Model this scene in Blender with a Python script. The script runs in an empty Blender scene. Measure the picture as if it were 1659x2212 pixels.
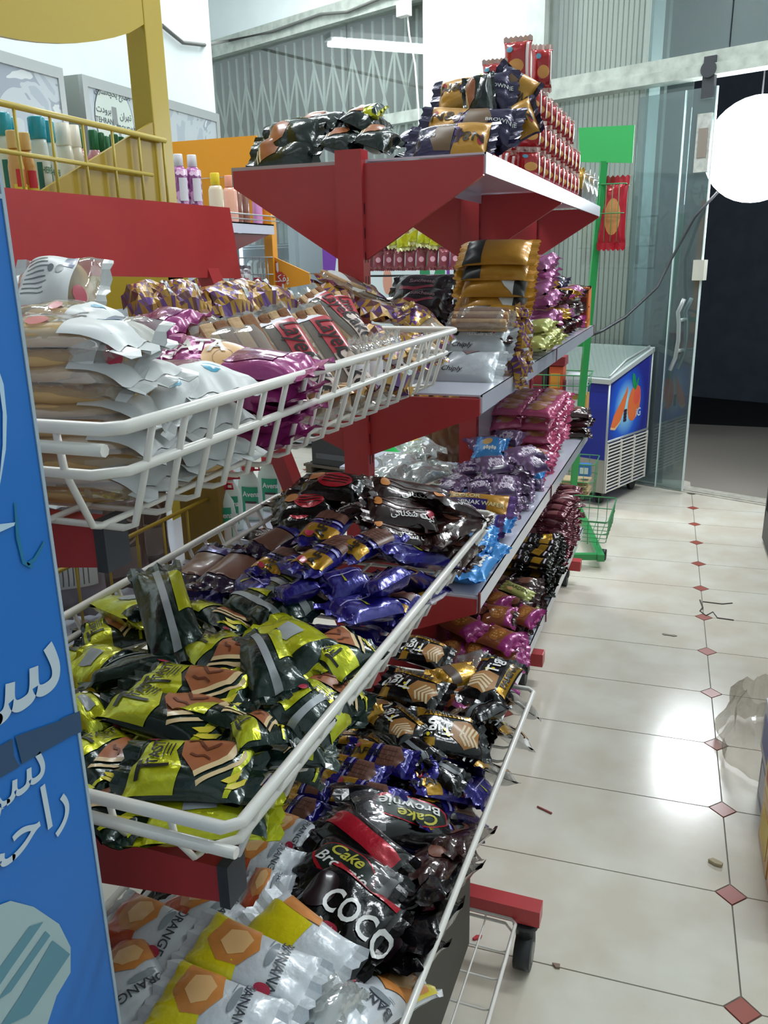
import bpy, bmesh, math, random
import numpy as np
from math import sin, cos, pi, radians
from mathutils import Vector, Matrix

# ------------------------------------------------------------------ camera
F = 1789.8; CAMH = 1.5
YAW, PITCH, ROLL = radians(20.59), radians(16.76), radians(-1.086)
def _basis():
    cy, sy, cp, sp = cos(YAW), sin(YAW), cos(PITCH), sin(PITCH)
    f = Vector((-sy*cp, cy*cp, -sp)); r = Vector((cy, sy, 0)); u = r.cross(f)
    return r*cos(ROLL)+u*sin(ROLL), -r*sin(ROLL)+u*cos(ROLL), f
CR, CU, CF = _basis()
CC = Vector((0, 0, CAMH))
scene = bpy.context.scene
cd = bpy.data.cameras.new('camera'); cam = bpy.data.objects.new('camera', cd)
scene.collection.objects.link(cam); scene.camera = cam
M = Matrix.Identity(4)
for i in range(3):
    M[i][0], M[i][1], M[i][2], M[i][3] = CR[i], CU[i], -CF[i], CC[i]
cam.matrix_world = M
cd.sensor_fit = 'HORIZONTAL'; cd.sensor_width = 36; cd.lens = F/1659*36
cd.clip_start = .02; cd.clip_end = 200

# ------------------------------------------------------------------ world, lights, exposure
w = bpy.data.worlds.new('night'); scene.world = w; w.use_nodes = True
w.node_tree.nodes['Background'].inputs[0].default_value = (.36, .45, .56, 1)
w.node_tree.nodes['Background'].inputs[1].default_value = .10
scene.view_settings.view_transform = 'Standard'; scene.view_settings.look = 'None'
scene.view_settings.gamma = 1; scene.view_settings.exposure = -.08
scene.view_settings.use_curve_mapping = False
def area(name, loc, rot, sx, sy, power, col=(1, 1, 1)):
    l = bpy.data.lights.new(name, 'AREA'); l.shape = 'RECTANGLE'; l.size = sx; l.size_y = sy
    l.energy = power; l.color = col
    o = bpy.data.objects.new(name, l); o.location = loc; o.rotation_euler = rot
    scene.collection.objects.link(o); return o
CEIL = 4.5
for nm, x, y, p in (('tube_light_aisle', .9, 3.6, 84), ('tube_light_left', -1.9, 2.2, 56), ('tube_light_back', -2.4, 5.6, 85),
                    ('tube_light_right', 2.2, 2.6, 34), ('tube_light_near', -1.4, -.3, 3)):
    area(nm, (x, y, CEIL-.12), (0, 0, radians(12)), 1.5, .35, p, (.93, .98, 1))
area('floodlight_beam', (.20, 5.72, 2.12), (radians(62), 0, radians(178)), .34, .34, 22, (.92, .97, 1))

# ------------------------------------------------------------------ projection helpers (pixel -> point in the shop)
def rd(px, py): return CR*(px-829.5)-CU*(py-1106)+CF*F
def onz(px, py, z): d = rd(px, py); return CC+d*((z-CAMH)/d.z)
def onx(px, py, x): d = rd(px, py); return CC+d*(x/d.x)
def ony(px, py, y): d = rd(px, py); return CC+d*(y/d.y)

# ------------------------------------------------------------------ materials
MATS = {}
def _nt(name):
    m = bpy.data.materials.new(name); m.use_nodes = True; nt = m.node_tree
    return m, nt, nt.nodes, nt.links, nt.nodes['Principled BSDF']
def lin(c):
    return tuple((v/12.92 if v <= .04045 else ((v+.055)/1.055)**2.4) for v in c)
def hx(s): return lin(tuple(int(s[i:i+2], 16)/255 for i in (0, 2, 4)))
def mat(name, hexc, rough=.5, metal=0, coat=0, bump=0, scale=40, var=0, vscale=6, emit=None, es=1, spec=.5):
    if name in MATS: return MATS[name]
    m, nt, N, L, b = _nt(name); c = hx(hexc)
    b.inputs['Base Color'].default_value = (*c, 1); b.inputs['Roughness'].default_value = rough
    b.inputs['Metallic'].default_value = metal; b.inputs['Coat Weight'].default_value = coat
    b.inputs['Coat Roughness'].default_value = .12; b.inputs['Specular IOR Level'].default_value = spec
    tc = N.new('ShaderNodeTexCoord')
    if bump:
        n = N.new('ShaderNodeTexNoise'); n.inputs['Scale'].default_value = scale; n.inputs['Detail'].default_value = 3
        bp = N.new('ShaderNodeBump'); bp.inputs['Strength'].default_value = bump; bp.inputs['Distance'].default_value = .004
        L.new(tc.outputs['Object'], n.inputs['Vector']); L.new(n.outputs['Fac'], bp.inputs['Height']); L.new(bp.outputs['Normal'], b.inputs['Normal'])
    if var:
        n = N.new('ShaderNodeTexNoise'); n.inputs['Scale'].default_value = vscale; n.inputs['Detail'].default_value = 5
        r = N.new('ShaderNodeValToRGB'); r.color_ramp.elements[0].position = .3; r.color_ramp.elements[1].position = .7
        r.color_ramp.elements[0].color = (*[v*(1-var) for v in c], 1); r.color_ramp.elements[1].color = (*[min(1, v*(1+var)) for v in c], 1)
        L.new(tc.outputs['Object'], n.inputs['Vector']); L.new(n.outputs['Fac'], r.inputs['Fac']); L.new(r.outputs['Color'], b.inputs['Base Color'])
    if emit: b.inputs['Emission Color'].default_value = (*hx(emit), 1); b.inputs['Emission Strength'].default_value = es
    MATS[name] = m; return m
def foil(name, hexc, rough=.24, metal=.25, bump=.55, scale=55): return mat(name, hexc, rough, metal, .5, bump, scale)
def ink(name, hexc, rough=.3): return mat(name, hexc, rough, 0, .35)
def clear(name, tint='ffffff', gloss=.16, rough=.08, haze=.06, hazec='ffffff', bump=.6, scale=30):
    if name in MATS: return MATS[name]
    m, nt, N, L, b = _nt(name); out = N['Material Output']
    tr = N.new('ShaderNodeBsdfTransparent'); tr.inputs[0].default_value = (*hx(tint), 1)
    gl = N.new('ShaderNodeBsdfGlossy'); gl.inputs['Roughness'].default_value = rough
    df = N.new('ShaderNodeBsdfDiffuse'); df.inputs[0].default_value = (*hx(hazec), 1)
    lw = N.new('ShaderNodeLayerWeight'); lw.inputs[0].default_value = .35
    mr = N.new('ShaderNodeMapRange'); mr.inputs['To Min'].default_value = gloss*.5; mr.inputs['To Max'].default_value = min(1, gloss*4)
    m1 = N.new('ShaderNodeMixShader'); m2 = N.new('ShaderNodeMixShader'); m2.inputs[0].default_value = haze
    if bump:
        tc = N.new('ShaderNodeTexCoord'); n = N.new('ShaderNodeTexNoise'); n.inputs['Scale'].default_value = scale; n.inputs['Detail'].default_value = 3
        bp = N.new('ShaderNodeBump'); bp.inputs['Strength'].default_value = bump; bp.inputs['Distance'].default_value = .004
        L.new(tc.outputs['Object'], n.inputs['Vector']); L.new(n.outputs['Fac'], bp.inputs['Height'])
        L.new(bp.outputs['Normal'], gl.inputs['Normal'])
    L.new(lw.outputs['Facing'], mr.inputs['Value']); L.new(mr.outputs['Result'], m1.inputs[0])
    L.new(tr.outputs[0], m1.inputs[1]); L.new(gl.outputs[0], m1.inputs[2])
    L.new(m1.outputs[0], m2.inputs[1]); L.new(df.outputs[0], m2.inputs[2]); L.new(m2.outputs[0], out.inputs[0])
    MATS[name] = m; return m
def mosaic(name, cols, scale, see=0., metal=.3):
    """print of angular coloured facets on film (Voronoi cells)"""
    if name in MATS: return MATS[name]
    m, nt, N, L, b = _nt(name); tc = N.new('ShaderNodeTexCoord'); v = N.new('ShaderNodeTexVoronoi')
    v.distance = 'MANHATTAN'; v.inputs['Scale'].default_value = scale
    sp = N.new('ShaderNodeSeparateColor'); r = N.new('ShaderNodeValToRGB'); r.color_ramp.interpolation = 'CONSTANT'
    e = r.color_ramp.elements
    while len(e) < len(cols): e.new(.5)
    for i, c in enumerate(cols): e[i].position = i/len(cols); e[i].color = (*hx(c), 1)
    L.new(tc.outputs['Object'], v.inputs['Vector']); L.new(v.outputs['Color'], sp.inputs[0]); L.new(sp.outputs[0], r.inputs['Fac'])
    L.new(r.outputs['Color'], b.inputs['Base Color']); b.inputs['Roughness'].default_value = .25; b.inputs['Metallic'].default_value = metal
    b.inputs['Coat Weight'].default_value = .4
    n = N.new('ShaderNodeTexNoise'); n.inputs['Scale'].default_value = 60
    bp = N.new('ShaderNodeBump'); bp.inputs['Strength'].default_value = .5; bp.inputs['Distance'].default_value = .004
    L.new(tc.outputs['Object'], n.inputs['Vector']); L.new(n.outputs['Fac'], bp.inputs['Height']); L.new(bp.outputs['Normal'], b.inputs['Normal'])
    MATS[name] = m; return m
WHITE = mat('white_wall_paint', 'e4ebeb', .7, var=.02, bump=.1, scale=8)
RED = mat('red_powder_coat', 'ba3a3e', .34, var=.05, vscale=5, coat=.15)
SHELFW = mat('white_shelf_metal', 'd3d5e6', .22, coat=.5)
WIRE = mat('white_coated_wire', 'eeeae4', .3, coat=.3)
YEL = mat('yellow_powder_coat', 'c2a62c', .32, coat=.2)
ORG = mat('orange_powder_coat', 'f0a01e', .32, coat=.2)
GRN = mat('green_powder_coat', '2f9a52', .35, coat=.1)
BLACK = mat('black_plastic', '15161a', .45)
DGREY = mat('dark_grey_rubber', '3a3c42', .6)
ALU = mat('brushed_aluminium', 'b9bdbd', .4, .5)
GALV = mat('painted_gate_steel', 'dfe8e1', .5)

# ------------------------------------------------------------------ mesh helpers
COL = scene.collection
def link(name, me, parent=None, mats=None):
    o = bpy.data.objects.new(name, me); COL.objects.link(o)
    if parent is not None: o.parent = parent
    if mats:
        for m in (mats if isinstance(mats, (list, tuple)) else [mats]): me.materials.append(m)
    return o
def tag(o, label=None, cat=None, group=None, kind=None):
    if label: o['label'] = label
    if cat: o['category'] = cat
    if group: o['group'] = group
    if kind: o['kind'] = kind
    return o
def empty(name, loc=(0, 0, 0), rz=0, label=None, cat=None, group=None):
    o = bpy.data.objects.new(name, None); COL.objects.link(o); o.location = loc; o.rotation_euler = (0, 0, rz)
    o.empty_display_size = .05
    return tag(o, label, cat, group)
class MB:
    def __init__(s): s.bm = bmesh.new(); s.mi = 0
    def _fin(s, fs, mi):
        for f in fs: f.material_index = mi
    def box(s, c, d, mi=0, R=None, bev=0):
        r = bmesh.ops.create_cube(s.bm, size=1); vs = r['verts']
        for v in vs:
            v.co = Vector((v.co.x*d[0], v.co.y*d[1], v.co.z*d[2]))
        if bev:
            es = list({e for v in vs for e in v.link_edges})
            rr = bmesh.ops.bevel(s.bm, geom=es, offset=bev, segments=2, affect='EDGES', profile=.6)
            vs = list({v for f in rr['faces'] for v in f.verts} | {v for v in vs if v.is_valid})
        for v in vs:
            if R is not None: v.co = R @ v.co
            v.co += Vector(c)
        s._fin({f for v in vs for f in v.link_faces}, mi); return s
    def box2(s, a, b, mi=0, bev=0):
        return s.box([(a[i]+b[i])/2 for i in range(3)], [abs(b[i]-a[i]) for i in range(3)], mi, None, bev)
    def prism(s, pts, off, mi=0):
        """closed polygon pts (3D) extruded by vector off"""
        off = Vector(off); a = [s.bm.verts.new(p) for p in pts]; b = [s.bm.verts.new(Vector(p)+off) for p in pts]
        fs = [s.bm.faces.new(a), s.bm.faces.new(b[::-1])]
        n = len(pts)
        for i in range(n): fs.append(s.bm.faces.new((a[i], b[i], b[(i+1) % n], a[(i+1) % n])))
        s._fin(fs, mi); return s
    def tube(s, pts, r, n=6, mi=0, closed=False):
        pts = [Vector(p) for p in pts]; rings = []; N_ = len(pts); prev = None
        for i, p in enumerate(pts):
            a = pts[i-1] if (i > 0 or closed) else p; b = pts[(i+1) % N_] if (i < N_-1 or closed) else p
            d = (b-a).normalized()
            if prev is None: ref = Vector((0, 0, 1)) if abs(d.z) < .9 else Vector((1, 0, 0)); u = d.cross(ref).normalized()
            else: u = (prev-d*prev.dot(d)).normalized()
            prev = u; v = d.cross(u)
            rings.append([s.bm.verts.new(p+(u*cos(2*pi*k/n)+v*sin(2*pi*k/n))*(r[i] if isinstance(r, list) else r)) for k in range(n)])
        for i in range(N_-1 if not closed else N_):
            A, B = rings[i], rings[(i+1) % N_]
            for k in range(n):
                f = s.bm.faces.new((A[k], A[(k+1) % n], B[(k+1) % n], B[k])); f.smooth = True; f.material_index = mi
        if not closed:
            for f in (s.bm.faces.new(rings[0][::-1]), s.bm.faces.new(rings[-1])): f.material_index = mi
        return s
    def lathe(s, prof, n=20, c=(0, 0, 0), mi=0, sx=1, sy=1):
        """prof list of (r,z[,mi])"""
        rings = []
        for p in prof:
            rings.append([s.bm.verts.new((c[0]+p[0]*sx*cos(2*pi*k/n), c[1]+p[0]*sy*sin(2*pi*k/n), c[2]+p[1])) for k in range(n)])
        for i in range(len(prof)-1):
            m_ = prof[i][2] if len(prof[i]) > 2 else mi
            for k in range(n):
                f = s.bm.faces.new((rings[i][k], rings[i][(k+1) % n], rings[i+1][(k+1) % n], rings[i+1][k])); f.smooth = True; f.material_index = m_
        for rg in (rings[0][::-1], rings[-1]):
            f = s.bm.faces.new(rg); f.material_index = mi if rg is rings[0] else (prof[-1][2] if len(prof[-1]) > 2 else mi)
        return s
    def sheet(s, fn, nu, nv, mi=0, smooth=True):
        g = [[s.bm.verts.new(fn(i/nu, j/nv)) for j in range(nv+1)] for i in range(nu+1)]
        for i in range(nu):
            for j in range(nv):
                f = s.bm.faces.new((g[i][j], g[i+1][j], g[i+1][j+1], g[i][j+1])); f.smooth = smooth; f.material_index = mi
        return s
    def mesh(s, name):
        bmesh.ops.recalc_face_normals(s.bm, faces=s.bm.faces)
        me = bpy.data.meshes.new(name); s.bm.to_mesh(me); s.bm.free(); return me
    def build(s, name, mats, parent=None): return link(name, s.mesh(name), parent, mats)

# Persian letters: joined presentation forms, laid out left to right for the font
_AR = {'ا': 'ﺍﺎﺍﺎ', 'ب': 'ﺏﺐﺑﺒ', 'ت': 'ﺕﺖﺗﺘ', 'ح': 'ﺡﺢﺣﺤ', 'خ': 'ﺥﺦﺧﺨ', 'چ': 'ﭺﭻﭼﭽ', 'د': 'ﺩﺪﺩﺪ', 'ر': 'ﺭﺮﺭﺮ', 'ز': 'ﺯﺰﺯﺰ',
       'س': 'ﺱﺲﺳﺴ', 'ص': 'ﺹﺺﺻﺼ', 'ع': 'ﻉﻊﻋﻌ', 'ف': 'ﻑﻒﻓﻔ', 'ق': 'ﻕﻖﻗﻘ', 'ک': 'ﮎﮏﮐﮑ', 'ل': 'ﻝﻞﻟﻠ', 'م': 'ﻡﻢﻣﻤ', 'ن': 'ﻥﻦﻧﻨ',
       'و': 'ﻭﻮﻭﻮ', 'ه': 'ﻩﻪﻫﻬ', 'ی': 'ﯼﯽﯾﯿ', 'پ': 'ﭖﭗﭘﭙ', 'ش': 'ﺵﺶﺷﺸ', 'گ': 'ﮒﮓﮔﮕ', 'ج': 'ﺝﺞﺟﺠ', 'ئ': 'ﺉﺊﺋﺌ'}
_NOJ = 'ادرزو'
def fa(t):
    out = []
    for i, c in enumerate(t):
        if c not in _AR: out.append(c); continue
        pj = i > 0 and t[i-1] in _AR and t[i-1] not in _NOJ; nj = i+1 < len(t) and t[i+1] in _AR and c not in _NOJ
        out.append(_AR[c][(3 if nj else 1) if pj else (2 if nj else 0)])
    return ''.join(out[::-1])
_TX = {}
def text_bm(body, size=1.0, bold=.0, shear=0):
    """flat triangulated lettering centred on the origin: (verts, faces)"""
    k = (body, bold, shear)
    if k not in _TX:
        cu = bpy.data.curves.new('lettering', 'FONT'); cu.body = body; cu.size = 1; cu.align_x = 'CENTER'; cu.align_y = 'CENTER'
        cu.resolution_u = 3; cu.offset = bold; cu.shear = shear
        o = bpy.data.objects.new('lettering', cu); COL.objects.link(o)
        dg = bpy.context.evaluated_depsgraph_get(); dg.update()
        me = bpy.data.meshes.new_from_object(o.evaluated_get(dg))
        _TX[k] = ([tuple(v.co) for v in me.vertices], [tuple(p.vertices) for p in me.polygons])
        bpy.data.objects.remove(o); bpy.data.meshes.remove(me); bpy.data.curves.remove(cu)
    vs, fs = _TX[k]
    return [(v[0]*size, v[1]*size) for v in vs], fs
def flat_text(name, body, m, parent, o, ux, uy, size, bold=.0, shear=0, off=.0012):
    """lettering on a flat face: origin o, unit axes ux, uy"""
    vs, fs = text_bm(body, size, bold, shear); ux = Vector(ux); uy = Vector(uy); n = ux.cross(uy); o = Vector(o)
    me = bpy.data.meshes.new(name); me.from_pydata([o+ux*a+uy*b+n*off for a, b in vs], [], fs); return link(name, me, parent, m)
def ell(cu, cv, ru, rv, n=20, rot=0):
    c, s = cos(rot), sin(rot)
    return [(cu+ru*cos(2*pi*i/n)*c-rv*sin(2*pi*i/n)*s, cv+ru*cos(2*pi*i/n)*s+rv*sin(2*pi*i/n)*c) for i in range(n)]
def flat_poly(name, polys, m, parent, o, ux, uy, off=.001):
    ux = Vector(ux); uy = Vector(uy); n = ux.cross(uy); o = Vector(o); vs = []; fs = []
    for p in polys:
        fs.append(tuple(range(len(vs), len(vs)+len(p)))); vs += [o+ux*a+uy*b+n*off for a, b in p]
    me = bpy.data.meshes.new(name); me.from_pydata(vs, [], fs); return link(name, me, parent, m)
ORD = ['first', 'second', 'third', 'fourth', 'fifth', 'sixth', 'seventh', 'eighth', 'ninth', 'tenth', 'eleventh', 'twelfth', 'thirteenth', 'fourteenth', 'fifteenth', 'sixteenth', 'seventeenth', 'eighteenth', 'nineteenth', 'twentieth',
       'twenty-first', 'twenty-second', 'twenty-third', 'twenty-fourth', 'twenty-fifth', 'twenty-sixth', 'twenty-seventh', 'twenty-eighth', 'twenty-ninth', 'thirtieth']
# ================================================================== SETTING
# floor: 0.69 x 0.345 m cream tiles with clipped corners and red lozenge insets, laid 2.1 deg off the shelving
FA = radians(2.119); TX, TY = .69, .345; FX0, FY0 = .261, 1.504
def fw(x, y, z=0): return Vector((x*cos(FA)-y*sin(FA), x*sin(FA)+y*cos(FA), z))
SD = radians(-22.0); ST = Vector((cos(SD), sin(SD), 0)); SN = Vector((-ST.y, ST.x, 0)); S0 = Vector((.13, 5.64, 0))
def sf(t, n, z): return S0+ST*t+SN*n+Vector((0, 0, z))
fl = MB().box2((-4.9, -1.5, -.06), (3.0, 8.2, -.004)).build('floor', mat('tile_grout', '8d867e', .8))
tag(fl, kind='structure')
def tile_mat():
    m, nt, N, L, b = _nt('cream_floor_tile'); tc = N.new('ShaderNodeTexCoord')
    oi = N.new('ShaderNodeObjectInfo'); add = N.new('ShaderNodeVectorMath'); add.operation = 'ADD'
    n = N.new('ShaderNodeTexNoise'); n.inputs['Scale'].default_value = 5; n.inputs['Detail'].default_value = 6
    r = N.new('ShaderNodeValToRGB'); r.color_ramp.elements[0].position = .35; r.color_ramp.elements[1].position = .68
    r.color_ramp.elements[0].color = (*hx('d9cfbf'), 1); r.color_ramp.elements[1].color = (*hx('e6e2d6'), 1)
    L.new(oi.outputs['Location'], add.inputs[1]); L.new(tc.outputs['Object'], add.inputs[0]); L.new(add.outputs[0], n.inputs['Vector'])
    L.new(n.outputs['Fac'], r.inputs['Fac']); L.new(r.outputs['Color'], b.inputs['Base Color'])
    b.inputs['Roughness'].default_value = .17; return m
TILEM = tile_mat(); LOZ = mat('red_brown_inset', 'a5584c', .3)
def clip_tile(hx_, hy, c, z0=-.006, z1=.0):
    p = [(hx_-c, hy), (hx_, hy-c), (hx_, -hy+c), (hx_-c, -hy), (-hx_+c, -hy), (-hx_, -hy+c), (-hx_, hy-c), (-hx_+c, hy)]
    mb = MB(); mb.prism([(a, b, z0) for a, b in p], (0, 0, z1-z0)); return mb
g = .0018
tm = clip_tile(TX/2-g, TY/2-g, .036).mesh('tile'); tm.materials.append(TILEM)
dm = MB().prism([(.036-g, 0, -.006), (0, .036-g, -.006), (-.036+g, 0, -.006), (0, -.036+g, -.006)], (0, 0, .006)).mesh('inset'); dm.materials.append(LOZ)
for i in range(-6, 3):
    for j in range(-3, 18):
        cx, cy = FX0+(i+.5)*TX, FY0+(j+.5)*TY; p = fw(cx, cy)
        n_ = (p-S0).dot(SN)
        if n_ > .12 or p.x < -4.4 or p.y < .35 or p.x > 1.2 or (p.y < 1.0 and p.x < -1.2): continue
        if p.x < -3.2 and p.y < 5.2: continue
        o = link('tile', tm, fl); o.location = p; o.rotation_euler = (0, 0, FA)
        q = fw(FX0+i*TX, FY0+j*TY)
        if (q-S0).dot(SN) < -.02:
            o = link('inset', dm, fl); o.location = q+Vector((0, 0, .0004)); o.rotation_euler = (0, 0, FA)
# walls, ceiling
tag(MB().box2((-5.3, -1.5, CEIL), (3.1, 8.4, CEIL+.1)).build('ceiling', WHITE), kind='structure')
tag(MB().box2((-3.4, -1.5, 0), (-3.1, 5.24, CEIL)).build('wall_left', WHITE), kind='structure')
tag(MB().box2((-5.2, 5.24, 0), (-5.0, 8.3, CEIL)).build('wall_recess', WHITE), kind='structure')
tag(MB().box2((-5.2, 5.14, 0), (-3.4, 5.24, CEIL)).build('wall_return', WHITE), kind='structure')
tag(MB().box2((3.0, -1.5, 0), (3.1, 5.0, CEIL)).build('wall_right', WHITE), kind='structure')
tag(MB().box2((-3.4, -1.6, 0), (3.1, -1.5, CEIL)).build('wall_behind', WHITE), kind='structure')
def sbox(mb, t0, t1, n0, n1, z0, z1, mi=0):
    p = [sf(t0, n0, z0), sf(t1, n0, z0), sf(t1, n1, z0), sf(t0, n1, z0)]; mb.prism(p, (0, 0, z1-z0), mi); return mb
wf = MB(); sbox(wf, -5.4, -2.38, 0, .25, 3.42, CEIL); sbox(wf, -2.38, -1.47, 0, .25, 0, CEIL); sbox(wf, .62, 3.2, 0, .25, 0, CEIL)
sbox(wf, -1.47, .62, 0, .25, 3.35, CEIL)
tag(wf.build('wall_front', WHITE), kind='structure')
# pilaster edge trim beside column
tr = MB(); sbox(tr, -1.47, -1.33, -.02, .16, 0, 3.35); tag(tr.build('trim_1', mat('grimy_white_frame', 'c3c8c2', .5, var=.12, vscale=10)), kind='structure')
GLASS = clear('shop_window_glass', 'f0f2f0', .12, .0, .05, 'b9bfbe', 0)
DGLASS = clear('hazy_door_glass', 'ccd8d8', .12, .02, .15, '9fb0b2', 0)  # diffuse haze mixed in to imitate grey glare and reflections
FRM = mat('grimy_rail_steel', 'b7bdb4', .45, .25, var=.2, vscale=14)
def window(idx, t0, t1, z0, z1, panes, m=GLASS):
    w_ = empty('window_%d' % idx, sf((t0+t1)/2, 0, z0)); tag(w_, kind='structure')
    inv = Matrix.Translation(-w_.location)
    for a, b, c, d in panes:
        mb = MB(); sbox(mb, a, b, .03, .042, c, d); o = mb.build('pane', m, w_); o.matrix_parent_inverse = inv
    return w_, inv
W1, I1 = window(1, -5.4, -2.38, 0, 3.42, [(-5.2, -4.42, .1, 3.36), (-4.41, -3.2, .1, 3.36), (-3.19, -2.39, .1, 3.36)])
mb = MB(); sbox(mb, -5.4, -2.38, -.03, .09, 3.33, 3.47); sbox(mb, -5.4, -2.38, -.03, .09, 0, .1); o = mb.build('window_frame', FRM, W1); o.matrix_parent_inverse = I1
mb = MB(); sbox(mb, -3.4, -2.38, -.05, .03, 2.52, 2.60); o = mb.build('transom', FRM, W1); o.matrix_parent_inverse = I1
W2, I2 = window(2, -1.33, -.62, 0, 3.35, [(-1.32, -.62, .05, 2.5), (-1.32, -.62, 2.62, 3.34)])
mb = MB(); sbox(mb, -1.33, -.62, -.02, .08, 0, .05); o = mb.build('window_frame', FRM, W2); o.matrix_parent_inverse = I2
W3, I3 = window(3, -.62, .62, 0, 3.35, [(-.61, -.31, .02, 2.5), (-.61, -.12, 2.62, 3.34), (-.11, .62, 2.62, 3.34)], DGLASS)
mb = MB(); sbox(mb, -1.33, .7, -.09, .03, 2.50, 2.56); sbox(mb, -1.33, .7, -.07, .0, 2.56, 2.63); o = mb.build('sliding_rail', FRM, W3); o.matrix_parent_inverse = I3
mb = MB(); sbox(mb, -.62, .9, -.02, .005, 0, .006); sbox(mb, -.62, .9, .02, .05, 0, .008); sbox(mb, -.62, .9, .07, .14, -.03, .004)
tag(mb.build('trim_2', mat('worn_stone_sill', 'bdb9ae', .6, var=.2, vscale=20)), kind='structure')
# sliding glass door leaf, slid open to the left, in front of the fixed pane
D = empty('door_1', sf(-.2, -.06, 0)); tag(D, kind='structure'); ID = Matrix.Translation(-D.location)
def dpart(mb, name, m):
    o = mb.build(name, m, D); o.matrix_parent_inverse = ID; return o
mb = MB(); sbox(mb, -.60, -.125, -.072, -.060, .02, 2.44); dpart(mb, 'pane', DGLASS)
mb = MB(); sbox(mb, -.126, -.118, -.074, -.058, .02, 2.44); sbox(mb, -.31, -.304, -.074, -.058, .02, 2.44); dpart(mb, 'glass_edge', mat('bright_glass_edge', 'dfeeee', .15, emit=None, spec=1))
mb = MB(); sbox(mb, -.22, -.135, -.085, -.045, 1.98, 2.30); dpart(mb, 'roller_clamp', mat('scuffed_white_clamp', 'b9bab4', .5, var=.25, vscale=30))
mb = MB(); sbox(mb, -.205, -.15, -.089, -.084, 2.06, 2.22); dpart(mb, 'clamp_plate', mat('tan_clamp_plate', '8d8278', .6))
mb = MB(); sbox(mb, -.21, -.14, -.085, -.05, 2.38, 2.6); mb.tube([sf(-.175, -.1, 2.53), sf(-.175, -.05, 2.53)], .045, 16); dpart(mb, 'roller', DGREY)
mb = MB(); hpt = [(-.255, .78), (-.235, .88), (-.21, .98), (-.205, 1.06), (-.21, 1.14), (-.23, 1.22)]
mb.tube([sf(t+.02*0, -.13, z+.05) for t, z in [(-.245, .76), (-.215, .84), (-.205, .95), (-.21, 1.05), (-.222, 1.12), (-.19, 1.2)]], .013, 10)
mb.tube([sf(t, -.02, z+.05) for t, z in [(-.245, .76), (-.215, .84), (-.205, .95), (-.21, 1.05), (-.222, 1.12), (-.19, 1.2)]], .013, 10)
for z in (.93, 1.12): mb.tube([sf(-.213, -.13, z), sf(-.213, -.02, z)], .012, 8)
dpart(mb, 'handle', clear('acrylic_handle', 'c8d2d2', .35, .05, .35, 'cfd8d6', 0))
mb = MB(); sbox(mb, -.165, -.095, -.10, -.05, 1.36, 1.48); dpart(mb, 'lock', mat('cream_lock_box', 'cdcbbf', .4))
# far fixed glass between gate and door: edge profile
# ------------------------------------------------------------------ scissor gates outside the glass
def gate(name, t0, t1, pitch, tiers, ztop, label, wide=.022, diag=True, n=.16):
    g_ = empty(name, sf((t0+t1)/2, n, 0), 0, label, 'gate'); inv = Matrix.Translation(-g_.location)
    bm_ = MB(); bm_.box((0, 0, ztop/2), (wide, .012, ztop)); bme = bm_.mesh('bar'); bme.materials.append(GALV)
    k = int((t1-t0)/pitch)
    for i in range(k+1):
        o = link('bar', bme, g_); o.matrix_parent_inverse = inv; o.location = sf(t0+i*pitch, n, 0); o.rotation_euler = (0, 0, SD)
    if diag:
        for z0, z1 in tiers:
            for sgn in (1, -1):
                a = Vector((0, 0, z0)); L_ = math.hypot(pitch*2, z1-z0); an = math.atan2(pitch*2*sgn, z1-z0)
                db = MB(); db.box((0, 0, 0), (.020, .006, L_)); dme = db.mesh('slat'); dme.materials.append(GALV)
                for i in range(0, k-1, 2):
                    o = link('slat', dme, g_); o.matrix_parent_inverse = inv
                    o.matrix_basis = Matrix.Translation(sf(t0+(i+1)*pitch, n+.012*sgn, (z0+z1)/2)) @ Matrix.Rotation(SD, 4, 'Z') @ Matrix.Rotation(an, 4, 'Y')
    return g_
gate('scissor_gate', -5.1, -2.42, .115, [(2.45, 3.15), (1.62, 2.35), (.8, 1.53), (.1, .72)], 3.33, 'pale grey steel scissor gate with crossed slats behind the left shop window')
gate('folded_gate', -1.30, -.66, .036, [], 3.33, 'pale grey steel gate folded tight behind the glass beside the column', .026, False, .14)
mb = MB(); sbox(mb, -.655, -.60, .05, .2, 0, 3.3); tag(mb.build('gate_post', mat('white_gate_post', 'e9f0ec', .4)), 'bright white upright post at the right edge of the folded gate', 'post')
mb = MB(); sbox(mb, -5.4, -2.36, .30, .34, 0, 3.4); sbox(mb, -1.40, -.60, .26, .30, 0, 3.4); tag(mb.build('trim_4', mat('grey_green_shutter', '878a84', .7, var=.08)), kind='structure')
# outside: pavement, dark street, wall behind the lamp
mb = MB(); mb.prism([sf(-9, .3, -.05), sf(9, .3, -.05), sf(9, 16, -.05), sf(-9, 16, -.05)], (0, 0, -.1)); o = mb.build('ground_outside', mat('dark_asphalt', '141315', .8, var=.35, vscale=3)); tag(o, kind='structure')
mb = MB(); sbox(mb, -9, 9, 4.2, 4.4, -.05, 6); o = mb.build('wall_street_glow', mat('street_glow_wall', '56606c', .9, var=.1)); tag(o, kind='structure')  # wall set close and lightened so the lamp spreads a glow on it
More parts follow.
